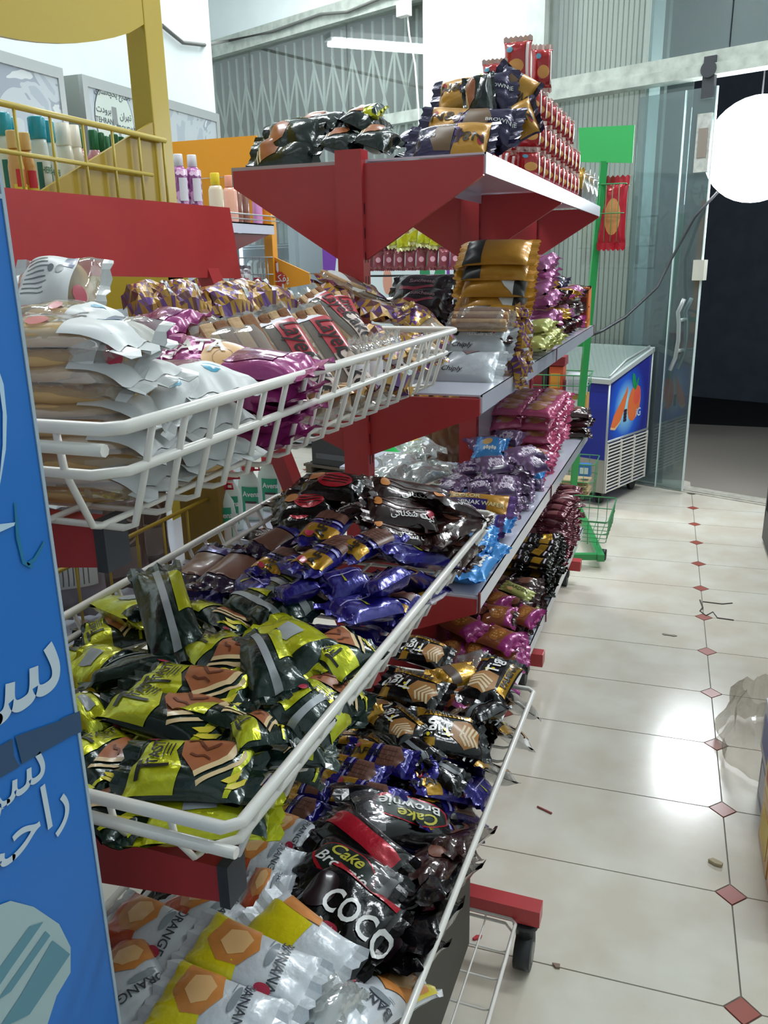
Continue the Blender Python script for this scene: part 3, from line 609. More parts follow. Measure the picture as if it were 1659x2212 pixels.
fp(MB().box2((XB-.004, -.25, .1), (XB, YB-.003, 1.546)).build('printed_panel', blue_mat(), fc))
fp(MB().box2((XB-.004, YB-.003, .1), (XB+.001, YB, 1.9)).box2((XB-.004, -.25, 1.546), (XB+.001, YB-.003, 1.549)).build('edge_trim', mat('pale_edge_trim', 'a9bccb', .5), fc))
def onb(px, py): p = onx(px, py, XB); return (p.y, p.z)
bo = (XB, 0, 0); UY = (0, 1, 0); UZ = (0, 0, 1)
PW = mat('faded_white_print', 'c9d8e4', .45)
def bpoly(name, pts, m, off=.0012): return fp(flat_poly(name, [[onb(*p) for p in q] for q in pts], m, fc, bo, UY, UZ, off))
bpoly('cone_print', [[(-20, 1960), (20, 1945), (70, 1958), (125, 1995), (150, 2045), (150, 2100), (120, 2150), (100, 2212), (-20, 2230)]], mat('pale_cream_print', 'a9c2c6', .5))
bpoly('cone_shadow_print', [[(60, 2000), (90, 1990), (20, 2090), (-20, 2150), (-20, 2110)], [(110, 2030), (148, 2060), (60, 2190), (-10, 2225), (40, 2150)], [(95, 2010), (105, 2020), (20, 2140), (-10, 2160)]], mat('teal_shade_print', '5f93a4', .5), .0018)
bpoly('taped_band', [[(-20, 1620), (25, 1595), (28, 1632), (40, 1655), (-20, 1690)], [(30, 1590), (130, 1555), (150, 1590), (45, 1650)], [(128, 1552), (170, 1535), (175, 1580), (150, 1590)]], mat('slate_tape', '2f4f72', .55))
bpoly('pen_scribble', [[(28, 1085), (32, 1085), (38, 1150), (50, 1210), (70, 1222), (66, 1228), (46, 1218), (32, 1160)], [(55, 1215), (70, 1205), (92, 1168), (96, 1170), (74, 1212), (58, 1222)]], mat('teal_marker', '1679a0', .5))
bpoly('glow_ring_print', [[(-5, 800), (5, 830), (12, 900), (10, 970), (-5, 1060), (-5, 1050), (3, 960), (3, 890), (-5, 830)], [(-5, 1132), (30, 1128), (28, 1135), (-5, 1150)]], mat('ice_white_print', 'bcdcf2', .5))
y_, z_ = onb(30, 1462); fp(flat_text('lettering', fa('سا')[::1], PW, fc, (XB, y_, z_), UY, UZ, .09, .012))
y_, z_ = onb(55, 1660); fp(flat_text('lettering', fa('سر'), PW, fc, (XB, y_-.012, z_), UY, UZ, .055, .006))
y_, z_ = onb(55, 1765); fp(flat_text('lettering', fa('راحت'), PW, fc, (XB, y_-.016, z_-.008), UY, UZ, .055, .006))

# ================================================================== TALL COOLERS ON THE LEFT WALL
CXF = -2.40
def cooler_print():
    m, nt, N, L, b = _nt('silver_floral_film'); tc = N.new('ShaderNodeTexCoord'); n = N.new('ShaderNodeTexNoise'); n.inputs['Scale'].default_value = 3.2; n.inputs['Distortion'].default_value = 2.5
    r = N.new('ShaderNodeValToRGB'); r.color_ramp.interpolation = 'CONSTANT'; e = r.color_ramp.elements; e[0].color = (*hx('b4bfc9'), 1); e[1].position = .45; e[1].color = (*hx('c6d0d6'), 1); a = e.new(.58); a.color = (*hx('a3adba'), 1); a = e.new(.66); a.color = (*hx('dce4e6'), 1)
    L.new(tc.outputs['Object'], n.inputs['Vector']); L.new(n.outputs['Fac'], r.inputs['Fac']); L.new(r.outputs['Color'], b.inputs['Base Color']); b.inputs['Roughness'].default_value = .3; return m
CP = cooler_print()
for k, (ya, yb, lb) in enumerate(((1.23, 2.93, 'tall cooler with a blue-grey patterned side standing leftmost behind the yellow stand'), (3.04, 4.09, 'tall cooler bearing a round white tower badge beside the white wall'))):
    e = empty('tall_cooler', (CXF, ya, 0), 0, lb, 'cooler'); H_ = 2.245
    MB().box2((-.62, 0, .05), (-.02, yb-ya, H_)).build('body', mat('cooler_grey_steel', '9aa39e', .4), e)
    MB().box2((-.02, .03, .1), (-.006, yb-ya-.03, H_-.04)).build('patterned_panel', CP, e)
    MB().box2((-.02, .03, H_-.04), (0, yb-ya-.03, H_)).box2((-.02, 0, .05), (0, .03, H_)).box2((-.02, yb-ya-.03, .05), (0, yb-ya, H_)).build('trim_frame', ALU, e)
    if k == 1:
        P = onx(248, 262, CXF-.006); o0 = (CXF-.0055, P.y, P.z); cx = Vector(o0)-e.location
        BM = mat('badge_white', 'd5e2da', .4); BD = mat('badge_ink', '4d565c', .5)
        flat_poly('badge', [ell(0, 0, .131, .146, 32)], BD, e, cx, UY, UZ, .001); flat_poly('badge_face', [ell(0, 0, .127, .142, 32)], BM, e, cx, UY, UZ, .0016)
        flat_poly('tower_emblem', [[(-.016, .055), (.016, .055), (.018, 0), (.04, -.07), (.022, -.07), (.008, -.02), (0, -.012), (-.008, -.02), (-.022, -.07), (-.04, -.07), (-.018, 0)]], mat('emblem_grey', '8e9694', .5), e, cx, UY, UZ, .002)
        for s_, uu, vv, sz in ((fa('صنایع یخچالسازی'), 0, .105, .034), (fa('برودت'), -.070, .035, .038), (fa('تهران'), .074, .026, .038), ('TEHRAN', -.070, -.007, .030), ('BROUDAT', .072, -.022, .028)):
            flat_text('lettering', s_, BD, e, cx+Vector((0, uu, vv)), UY, UZ, sz, .008, off=.0026)
        flat_poly('flower_print', [ell(.24, -.02, .05, .018, 12, .5), ell(.25, -.06, .055, .016, 12, -.4), ell(.30, -.09, .05, .012, 12, .2)], mat('pale_red_print', 'd3a19d', .5), e, cx, UY, UZ, .002)

# ================================================================== THINGS BEYOND THE GONDOLA
# lit glass-door cooler
lc = empty('drinks_cooler', sf(-3.55, -.66, 0), SD, 'lit glass-door cooler stocked with juice cartons behind the red post', 'cooler')
CS = mat('cooler_frame', 'aeb9bf', .4)
mb = MB(); mb.box2((-.42, .02, .1), (-.38, .6, 2.0)); mb.box2((.38, .02, .1), (.42, .6, 2.0)); mb.box2((-.38, .56, .1), (.38, .6, 2.0)); mb.box2((-.42, .02, 1.96), (.42, .6, 2.02)); mb.box2((-.42, .02, .04), (.42, .6, .35)); mb.build('cabinet', CS, lc)
mb = MB(); mb.box2((-.42, -.02, .3), (-.34, .02, 2.0)); mb.box2((.34, -.02, .3), (.42, .02, 2.0)); mb.box2((-.42, -.02, 1.92), (.42, .02, 2.0)); mb.box2((-.42, -.02, .3), (.42, .02, .36)); mb.build('door_frame', mat('silver_door_frame', 'a9b4bb', .35, .3), lc)
mb = MB(); mb.box2((-.34, -.004, .36), (.34, .004, 1.92)); mb.build('glass', clear('cooler_glass', 'e6eef2', .1, .02, .06, 'c9d3da', 0), lc)
MB().box2((-.36, .04, .4), (-.34, .06, 1.9)).build('light_strip', mat('cooler_strip_glow', 'ffffff', .5, emit='e6eeff', es=5), lc)
for z in (.75, 1.05, 1.35, 1.65):
    s_ = MB(); s_.tube([(-.37, .05, z), (.37, .05, z)], .006, 6); s_.tube([(-.37, .05, z-.02), (.37, .05, z-.02)], .004, 6)
    for i in range(15): s_.tube([(-.35+i*.05, .05, z), (-.35+i*.05, .5, z)], .003, 4)
    s_.build('wire_shelf', WIRE, lc)
jm = [mat('juice_orange', 'e07a28', .4), mat('juice_white', 'e3dccb', .4), mat('juice_brown', '9c6a48', .4)]
k = 0
for z in (.755, 1.055, 1.355, 1.655):
    for i in range(9):
        c = jm[(i//2+int(z*10)) % 3]; p = lc.matrix_basis @ Vector((-.30+i*.072, .10, z+.002)) if False else Matrix.Translation(lc.location) @ Matrix.Rotation(SD, 4, 'Z') @ Vector((-.30+i*.072, .12, z+.008))
        e = MB().box2((-.028, -.03, 0), (.028, .03, .15)).prism([(-.028, -.03, .15), (-.028, .03, .15), (-.028, 0, .175)], (.056, 0, 0)).build('juice_carton', c, None); e.location = p; e.rotation_euler = (0, 0, SD)
        tag(e, 'juice carton inside the lit cooler, %s shelf from the bottom' % ORD[int((z-.7)/.3)], 'carton', 'cartons in the lit cooler')
        MB().box2((-.022, -.0315, .05), (.022, -.030, .11)).build('carton_label', mat('carton_label_cream', 'efe6d2', .5), e); k += 1
# natural fruit-ice cabinet (white, purple border)
nc = empty('ice_cabinet', sf(-2.16, -.72, 0), SD, 'white cabinet side with purple border and green Natural print', 'cabinet')
MB().box2((-.62, .0, .1), (.62, .55, 2.0)).build('body', mat('cabinet_white', 'dde7ec', .4), nc)
PUR = mat('purple_print', '7a3da8', .4)
no = (0, 0, 0); nx_ = (1, 0, 0)
flat_poly('purple_border', [[(-.62, .1), (-.50, .1), (-.50, 1.4), (-.46, 1.6), (-.30, 1.72), (.10, 1.78), (.62, 1.8), (.62, 2.0), (-.62, 2.0)], [(.575, .1), (.60, .1), (.60, 1.8), (.575, 1.8)]], PUR, nc, no, nx_, UZ)
GP = mat('leaf_green_print', '2b8a58', .4)
flat_poly('green_print', [[(.34, .6), (.56, .6), (.56, 1.62), (.44, 1.36), (.40, 1.62), (.34, 1.62)], ell(-.24, 1.22, .14, .06, 16, .3)], GP, nc, no, nx_, UZ)
flat_poly('mouth_print', [ell(-.1, 1.60, .12, .12, 20)], GP, nc, no, nx_, UZ, .0015)
flat_text('lettering', 'Natural', mat('white_ink', 'f1f0ee'), nc, (-.2, 0, 1.22), nx_, UZ, .09, .01, off=.003)
flat_text('lettering', 'C R E', mat('grey_ink', '5c5c60', .4), nc, (-.12, 0, .98), nx_, UZ, .09, .0, off=.003)
flat_text('lettering', fa('میوه های خاص'), mat('white_ink', 'f1f0ee'), nc, (.05, 0, 1.885), nx_, UZ, .10, .012, off=.003)
flat_poly('lolly_print', [ell(.04, 1.37, .045, .09, 16)], mat('peach_print', 'd99a86', .4), nc, no, nx_, UZ, .002)
flat_text('lettering', 'Zambul', mat('dark_red_ink', '9c2f3c', .4), nc, (.05, 0, 1.24), nx_, UZ, .085, .012, off=.004)
# black snack hanger rack
hr = empty('snack_hanger', (-1.45, 5.0, 0), radians(-10), 'black metal hanging rack carrying rows of crisp bags beyond the shelving', 'rack')
MB().box2((.06, -.02, 0), (.11, .02, 1.95)).build('post', BLACK, hr)
for z, L_ in ((1.80, .62), (1.585, .62), (1.42, .5)): MB().tube([(-L_, -.05, z), (.28, -.05, z)], .007, 6).build('hanging_bar', BLACK, hr)
MB().tube([(.28, -.05, 1.80), (.28, -.05, 1.42)], .006, 6).build('side_bar', BLACK, hr)
MB().box2((-.25, -.25, 0), (.3, .25, .03)).build('base', BLACK, hr)
# black carton stack on pallet, green bowl, bread bags behind
bc = empty('black_carton', (-2.33, 5.55, .07), radians(-12), 'long black carton on a low wooden pallet behind the red post', 'box')
MB().box2((-.26, -.15, 0), (.33, .2, .26), bev=.005).build('body', mat('blackish_card', '25252a', .7), bc)
MB().box2((-.22, -.152, .05), (.28, -.150, .09)).build('tape_strip', mat('grey_tape', '3d3f46', .5), bc)
pa = empty('pallet', (-2.3, 5.55, 0), radians(-12), 'dark low pallet under the long black carton', 'pallet')
for i in range(5): MB().box2((-.36, -.17+i*.085, .05), (.4, -.11+i*.085, .068)).build('slat', mat('dark_pallet_wood', '4a4238', .8), pa)
for i in (-.34, 0, .34): MB().box2((i, -.17, 0), (i+.05, .23, .05)).build('bearer', mat('dark_pallet_wood', '4a4238', .8), pa)
P = onz(885, 1000, 0); gb = empty('green_bowl', (-1.86, 5.35, 0), 0, 'stack of bright green plastic bowls on the floor beyond the shelving', 'bowl')
for k in range(3): MB().lathe([(.12, .0), (.13, .01), (.21, .16), (.225, .17), (.225, .175), (.2, .165), (.12, .02), (.001, .02)], 28, (0, 0, k*.05)).build('bowl', mat(('green_plastic', 'lime_plastic', 'green_plastic')[k], ('22b050', 'b9dc3a', '22b050')[k], .3, coat=.3), gb)

# ================================================================== CHEST FREEZER BY THE DOOR
t0, t1, n0, n1 = -1.50, -.38, -.67, -.11; zb = .09
cf = empty('chest_freezer', sf(-1.0, -.4, 0), SD, 'blue chest freezer with a fruit picture on its end beside the doorway', 'freezer')
# local frame: x along t (offset -1.0), y along n (offset -.4)
lx0, lx1, ly0, ly1 = t0+1.0, t1+1.0, n0+.4, n1+.4; zf, zbk = .775, .915
def fprint():
    m, nt, N, L, b = _nt('blue_freezer_print'); tc = N.new('ShaderNodeTexCoord'); mp = N.new('ShaderNodeMapping'); gr = N.new('ShaderNodeTexGradient'); gr.gradient_type = 'SPHERICAL'
    r = N.new('ShaderNodeValToRGB'); e = r.color_ramp.elements; e[0].color = (*hx('242a92'), 1); e[1].color = (*hx('9fe6ff'), 1); a = e.new(.45); a.color = (*hx('1f5fd8'), 1); e[0].position = .12; e[-1].position = .85
    mp.inputs['Location'].default_value = (0, 0.03*3.4, -.60*3.0); mp.inputs['Scale'].default_value = (0, 3.4, 3.0)
    L.new(tc.outputs['Object'], mp.inputs[0]); L.new(mp.outputs[0], gr.inputs[0]); L.new(gr.outputs[0], r.inputs['Fac']); L.new(r.outputs['Color'], b.inputs['Base Color']); b.inputs['Roughness'].default_value = .35; return m
FPR = fprint()
def cfp(mb, nm, m): return mb.build(nm, m, cf)
mb = MB(); mb.prism([(lx0, ly0, zb), (lx0, ly0, zf), (lx0, ly1, zbk), (lx0, ly1, zb)], (lx1-lx0, 0, 0)); cfp(mb, 'body', mat('freezer_blue', '252c94', .35))
mb = MB(); mb.prism([(lx1, ly0+.012, .42), (lx1, ly0+.012, zf-.02), (lx1, ly1-.012, zbk-.02), (lx1, ly1-.012, .42)], (.002, 0, 0)); cfp(mb, 'end_print', FPR)
mb = MB(); mb.box2((lx0, ly0-.004, .30), (lx1, ly0, zf-.06)); cfp(mb, 'front_print', mat('freezer_front_blue', '2330a0', .35))
mb = MB(); mb.box2((lx0, ly0-.005, .09), (lx1, ly0-.001, .30)); cfp(mb, 'front_base', mat('beige_base_panel', 'a9a49a', .5))
flat_poly('orange_print', [ell(.36, .42, .13, .12, 24, .3)], mat('cyan_print', '2b8de0', .4), cf, (0, ly0-.005, 0), (1, 0, 0), UZ, .001)
flat_poly('orange_print', [ell(.34, .43, .12, .105, 24, .3)], mat('burnt_orange_print', 'c8643a', .4), cf, (0, ly0-.005, 0), (1, 0, 0), UZ, .002)
OP = mat('fruit_orange', 'f07840', .4); ex = (lx1+.002, 0, 0)
flat_poly('peach_print', [ell(.075, .615, .085, .115, 28, -.25), ], OP, cf, ex, UY, UZ, .001)
flat_poly('peach_cheek_print', [ell(.11, .66, .045, .06, 20, -.3)], mat('fruit_coral', 'f0604a', .4), cf, ex, UY, UZ, .0015)
flat_poly('orange_slice_print', [[(-.05, .70), (-.03, .735), (-.02, .70), (-.05, .60), (-.095, .53), (-.17, .49), (-.225, .50), (-.19, .57), (-.12, .63)]], OP, cf, ex, UY, UZ, .001)
flat_poly('slice_rind_print', [[(-.225, .50), (-.17, .49), (-.095, .53), (-.10, .515), (-.165, .475), (-.23, .487)]], mat('rind_cream', 'f2c48c', .4), cf, ex, UY, UZ, .0018)
flat_poly('leaf_print', [ell(.055, .755, .022, .055, 14, .35), ell(.095, .735, .012, .045, 14, -.5)], mat('leaf_green', '1f9a58', .4), cf, ex, UY, UZ, .002)
flat_poly('berry_print', [ell(-.052+.012*(k % 3), .52+.02*(k//3), .010, .011, 8) for k in range(12)], mat('berry_dark', '3a2440', .5), cf, ex, UY, UZ, .002)
flat_text('lettering', 'iG', mat('ice_ink', 'cfe4f6', .4), cf, Vector(ex)+Vector((0, .14, .545)), UY, UZ, .075, .02, off=.002)
mb = MB()
for a, b in (((lx1, ly0, zb), (lx1, ly0, zf)), ((lx1, ly1, zb), (lx1, ly1, zbk)), ((lx1, ly0, .415), (lx1, ly1, .415))): mb.tube([(a[0]+.004, a[1], a[2]), (b[0]+.004, b[1], b[2])], .007, 6)
cfp(mb, 'corner_trim', ALU)
# sloped glass top with aluminium frame
def tz(y): return zf+(zbk-zf)*(y-ly0)/(ly1-ly0)
mb = MB()
for xa, xb_, ya, yb in ((lx0-.01, lx1+.012, ly0-.012, ly0+.012), (lx0-.01, lx1+.012, ly1-.012, ly1+.012), (lx1-.012, lx1+.012, ly0, ly1), (lx0-.01, lx0+.012, ly0, ly1)):
    mb.prism([(xa, ya, tz(ya)), (xb_, ya, tz(ya)), (xb_, yb, tz(yb)), (xa, yb, tz(yb))], (0, 0, .028))
cfp(mb, 'lid_frame', mat('bright_aluminium', 'd2d8d8', .35, .4))
GT = clear('freezer_lid_glass', 'cfdcd8', .25, .03, .3, 'aebfb8', 0)
for xa, xb_, dz in ((lx0+.01, -.05, .020), (-.12, lx1-.01, .030)):
    mb = MB(); mb.prism([(xa, ly0+.01, tz(ly0)+dz), (xb_, ly0+.01, tz(ly0)+dz), (xb_, ly1-.01, tz(ly1)+dz), (xa, ly1-.01, tz(ly1)+dz)], (0, 0, .005)); cfp(mb, 'glass_lid', GT)
    mb = MB(); mb.tube([(xb_, ly0+.02, tz(ly0)+dz+.008), (xb_-.03, (ly0+ly1)/2, tz((ly0+ly1)/2)+dz+.012), (xb_, ly1-.02, tz(ly1)+dz+.008)], .007, 6); cfp(mb, 'lid_handle', ALU)
# vent grille
cfp(MB().box2((lx1-.003, ly0+.015, .10), (lx1+.002, ly1-.015, .40)), 'vent_back', mat('vent_dark', '3b3f4c', .6))
gm = MB().box2((0, ly0+.01, -.0035), (.008, ly1-.01, .0035)).mesh('louvre'); gm.materials.append(WIRE)
for i in range(15):
    o = link('louvre', gm, cf); o.location = (lx1+.006, 0, .095+i*.0215)
for y in (ly0+.01, ly0+.19, ly0+.37, ly1-.01): cfp(MB().box2((lx1+.004, y-.004, .09), (lx1+.016, y+.004, .405)), 'grille_bar', WIRE)
for xx in (lx0+.1, lx1-.06):
    for yy in (ly0+.08, ly1-.05): cfp(MB().tube([(xx-.012, yy, .04), (xx+.012, yy, .04)], .04, 16).box2((xx-.02, yy-.02, .05), (xx+.02, yy+.02, .092)), 'castor', BLACK)

# ================================================================== GREEN WIRE RACK
gr_ = empty('green_rack', (-.75, 4.6, 0), 0, 'green metal rack with small wire baskets and blank green header by the freezer', 'rack'); GRI = Matrix.Translation(-gr_.location)
def gq(mb, name, m=GRN):
    o = mb.build(name, m, gr_); o.matrix_parent_inverse = GRI; return o
gq(seg(MB(), (-.625, 4.88, .07), (-.515, 4.62, 1.97), .035, .03), 'post')
gq(seg(MB(), (-.99, 5.0, .07), (-.93, 4.9, 1.80), .035, .03), 'post')
P = [ony(1250, 276, 4.61), ony(1371, 270, 4.61), ony(1366, 352, 4.61), ony(1252, 350, 4.61)]
gq(MB().prism(P, (0, .008, 0)), 'header_panel', mat('bright_green_panel', '3fb561', .4))
for z in (1.03, .60): gq(MB().box2((-.98, 4.78, z), (-.57, 4.80, z+.035)), 'crossbar')
gq(seg(MB(), (-.60, 4.95, .055), (-.36, 4.05, .055), .035, .035), 'base_bar')
gq(seg(MB(), (-.62, 4.0, .055), (-.36, 4.08, .055), .03, .03), 'base_bar')
for x, y in ((-.36, 4.2), (-.60, 4.9)): gq(MB().tube([(x-.012, y, .025), (x+.012, y, .025)], .028, 14), 'castor', BLACK)
GW = mat('green_wire', '3d8a55', .4)
def gbask(label_, x0, x1, y0, y1, zr, h): return wire_basket('wire_basket', label_, x1, x0, zr, y0, y1, h, GW, .0035, dy=.07, inset=.01, parent=None, nx=5, low=.5)
gbask('lowest green wire basket, empty, beside the red foot on the floor', -.58, -.34, 4.08, 4.55, .235, .13)
gbask('green wire basket holding tan paper packets next to the freezer', -.80, -.50, 4.85, 5.12, .34, .22)
gbask('green wire basket behind the pink packets carrying cartons', -.98, -.56, 4.84, 5.08, .86, .12)
gbask('small green wire basket under the header holding a red bag', -.56, -.40, 4.62, 4.80, 1.86, .28)
# cartons and envelopes in the baskets
def carton(label, a, b, hexc, top=None, rz=0, group=None):
    o = empty('carton', ((a[0]+b[0])/2, (a[1]+b[1])/2, a[2]), rz, label, 'box', group)
    d = [abs(b[i]-a[i]) for i in range(3)]
    MB().box2((-d[0]/2, -d[1]/2, 0), (d[0]/2, d[1]/2, d[2]), bev=.002).build('body', mat('card_'+hexc, hexc, .5), o)
    if top: MB().box2((-d[0]*.4, -d[1]/2-.0012, d[2]*.2), (d[0]*.3, -d[1]/2-.0002, d[2]*.75)).build('printed_label', mat('card_'+top, top, .5), o)
    return o
carton('red cardboard tray on top in the green basket behind pink packets', (-.90, 4.87, .91), (-.70, 5.0, .96), '8e2a33')
carton('dark carton left in the green basket behind pink packets', (-.95, 4.88, .75), (-.80, 5.02, .90), '2f2a2c', '8e2a33')
carton('orange carton in the green basket behind pink packets', (-.79, 4.88, .75), (-.71, 5.0, .905), 'c8552e', 'e39a3c')
carton('white carton right in the green basket behind pink packets', (-.69, 4.88, .75), (-.58, 5.0, .86), 'c9cbd2', 'aeb0bc')
carton('yellow-brown carton low between green post and freezer', (-.66, 4.90, .62), (-.57, 5.02, .745), 'c79a4e', 'd8dada')
for k in range(7):
    o = MB().box((0, 0, 0), (.20, .13, .010), bev=.003).build('paper_packet', mat('tan_paper', 'c9b48c', .6), None); o.location = (-.64+random.Random(k).uniform(-.01, .01), 4.98, .135+k*.0135); o.rotation_euler = (0, 0, .1*sin(k*3))
    tag(o, 'tan paper packet in the green basket, %s from the bottom' % ORD[k], 'packet', 'tan paper packets')
    MB().box((0, -.066, 0), (.18, .002, .006)).build('fold', mat('tan_paper_edge', 'a8916a', .6), o)
carton('blue and white packet above the tan paper packets', (-.60, 4.93, .25), (-.53, 4.99, .32), '3f78b8', 'dfe6ea')
carton('tall orange printed carton at the far end of upper shelf', (-.475, 3.66, 1.222), (-.44, 3.75, 1.385), 'e2792e', '8c2f26')
# ================================================================== PACKETS
class Pouch:
    """pillow packet: surface function with bulge, side pinch, creases and crimped ends"""
    def __init__(s, L, W, T, seed, crump=.0035, seal=.10, square=2.6, zig=.002, nu=26, nv=12, droop=.0):
        s.L, s.W, s.T, s.crump, s.seal, s.sq, s.zig, s.nu, s.nv, s.droop = L, W, T, crump, seal, square, zig, nu, nv, droop
        r = random.Random(seed); s.r = r
        s.waves = [(r.uniform(25, 95)*r.choice((-1, 1)), r.uniform(25, 95), r.uniform(0, 6.28), r.uniform(.3, 1)) for _ in range(6)]
        s.ph = [r.uniform(0, 6.28) for _ in range(6)]; s.kf = r.uniform(7, 11); s.tw = [r.uniform(-.35, .35), r.uniform(-.35, .35)]; s.bend = r.uniform(-.02, .02)*L*4
    def at(s, u, v, side=1, off=0.0):
        a = abs(u); ub = 1-s.seal*2; L, W, T = s.L, s.W, s.T
        if a < ub: q = a/ub; b = (1-q**3.2)**.62
        else: b = 0.0
        cr = max(0., 1-abs(v)**s.sq)**.55
        z = side*T/2*b*cr*(1.0 if side > 0 else .85)
        x = u*L/2; y = v*W/2*(1-.10*b)
        n = 0
        for kx, ky, p, am in s.waves: n += am*(abs(sin(kx*x*.5+ky*y*.5+p))-.5)
        edge = 1+1.3*max(0, (a-.45))/.5*(a < ub)
        z += side*n*s.crump*.45*(b**.5)*edge*(cr+.15)
        if a > .5:   # folds running into the crimp, and the flap's own tilt
            k = (a-.5)/.5; e = 0 if u < 0 else 1
            z += side*s.crump*1.5*sin(s.kf*v+s.ph[e])*k*(1-.55*(b == 0))*(b+.25 if b else 1)*(side if b == 0 else 1)
            if b == 0:
                t = (a-ub)/(1-ub); z += (s.tw[e]*t*L*s.seal+s.droop*t*L*s.seal)
                y *= 1+.03*sin(3*v+s.ph[e+2])*t
        z += s.bend*(1-u*u)*.3
        return Vector((x, y, z+side*off))
    def body(s, bm, mi=0, end_mi=None, flat_end=True):
        nu, nv = s.nu, s.nv; us = []
        ub = 1-s.seal*2
        us = [-1, -1+s.seal]+[-ub+2*ub*i/nu for i in range(nu+1)]+[1-s.seal, 1]
        for side in (1, -1):
            g = []
            for i, u in enumerate(us):
                row = []
                for j in range(nv+1):
                    v = -1+2*j/nv; p = s.at(u, v, side)
                    if abs(u) == 1: p.x += (s.zig if j % 2 else -s.zig)*(1 if u > 0 else -1)
                    if side < 0 and abs(u) > ub-.001: p.z -= .0006
                    row.append(bm.verts.new(p))
                g.append(row)
            for i in range(len(us)-1):
                for j in range(nv):
                    q = (g[i][j], g[i+1][j], g[i+1][j+1], g[i][j+1]); f = bm.faces.new(q if side > 0 else q[::-1])
                    se = abs((us[i]+us[i+1])/2) > ub
                    f.smooth = not (se or abs((us[i]+us[i+1])/2) > .8); f.material_index = end_mi if (se and end_mi is not None) else mi
    def decal(s, polys, side=1, off=.0007, step=.10):
        """2D polygons in (u, v) laid on the surface"""
        bm = bmesh.new()
        for p in polys:
            vs = [bm.verts.new((a, b, 0)) for a, b in p]
            try: bm.faces.new(vs)
            except ValueError: pass
        return s._lay(bm, side, off, step)
    def text(s, body, u, v, size, rot=0, side=1, bold=.0, off=.0009, shear=0, step=.10):
        vs, fs = text_bm(body, size, bold, shear); c, n = cos(rot), sin(rot); bm = bmesh.new()
        V = [bm.verts.new(((a*c-b*n)/(s.L/2)+u, (a*n+b*c)/(s.W/2)+v, 0)) for a, b in vs]
        for f in fs:
            try: bm.faces.new([V[i] for i in f])
            except ValueError: pass
        return s._lay(bm, side, off, step)
    def _lay(s, bm, side, off, step):
        xs = [v.co.x for v in bm.verts]; ys = [v.co.y for v in bm.verts]
        if not xs: return bm
        for ax, lo, hi, st in ((0, min(xs), max(xs), step*.8), (1, min(ys), max(ys), step*1.3)):
            k = math.ceil((lo+1)/st)
            while -1+k*st < hi:
                co = (-1+k*st, 0, 0) if ax == 0 else (0, -1+k*st, 0)
                bmesh.ops.bisect_plane(bm, geom=bm.verts[:]+bm.edges[:]+bm.faces[:], plane_co=co, plane_no=(1, 0, 0) if ax == 0 else (0, 1, 0)); k += 1
        for v in bm.verts:
            u, w_ = max(-.999, min(.999, v.co.x)), max(-.97, min(.97, v.co.y))
            v.co = s.at(u, w_ if side > 0 else -w_, side, off)
        for f in bm.faces: f.smooth = True
        return bm
def bm_mesh(bms, name, m):
    """merge several decal bmeshes into one mesh"""
    me = bpy.data.meshes.new(name); V = []; Fs = []
    for bm in bms:
        bm.verts.index_update(); o = len(V); V += [tuple(v.co) for v in bm.verts]; Fs += [tuple(o+v.index for v in f.verts) for f in bm.faces]; bm.free()
    me.from_pydata(V, [], Fs); me.polygons.foreach_set('use_smooth', [True]*len(me.polygons)); me.materials.append(m); return me
KINDS = {}; MULTI = set()
def kind(name, oname, cat, L, W, T, body, parts, variants=2, ends=None, inner=None, tri=None, **kw):
    """parts: list of (part name, material, [('P', polys) | ('T', text, u, v, size, rot, {opts})], side)"""
    vs = []
    for i in range(variants):
        P = Pouch(L, W, T, hash_(name)+i*7, **kw); bm = bmesh.new(); P.body(bm, 0, 1 if ends is not None else None)
        if tri:
            bmesh.ops.triangulate(bm, faces=bm.faces[:], quad_method='ALTERNATE' if False else 'BEAUTY'); r_ = random.Random(i)
            for f in bm.faces: f.material_index = r_.choice((0, 0, 0, 0, 1, 1, 2, 2)); f.smooth = False
        me = bpy.data.meshes.new(oname); bm.to_mesh(me); bm.free(); me.materials.append(body)
        for m_ in (tri or ([ends] if ends is not None else [])): me.materials.append(m_)
        ch = []
        for k, (pn, m, items, side) in enumerate(parts):
            bms = []
            for it in items:
                if it[0] == 'P': bms.append(P.decal(it[1], side, .0010+.0003*k))
                else:
                    o = it[6] if len(it) > 6 else {}
                    bms.append(P.text(it[1], it[2], it[3], it[4], it[5], side, o.get('b', .01), .0013+.0003*k, o.get('s', 0)))
            me2 = bm_mesh(bms, pn, m); ch.append((pn, me2))
            if sum(len(it[1]) if it[0] == 'P' else (0 if 'lettering' in pn else 2) for it in items) > 1: MULTI.add(me2.name)
        if inner: ch += inner(P)
        vs.append((me, ch))
    KINDS[name] = (oname, cat, L, vs)
def hash_(s_):
    h = 7
    for c in s_: h = (h*31+ord(c)) % 100003
    return h
CNT = {'n': 0}
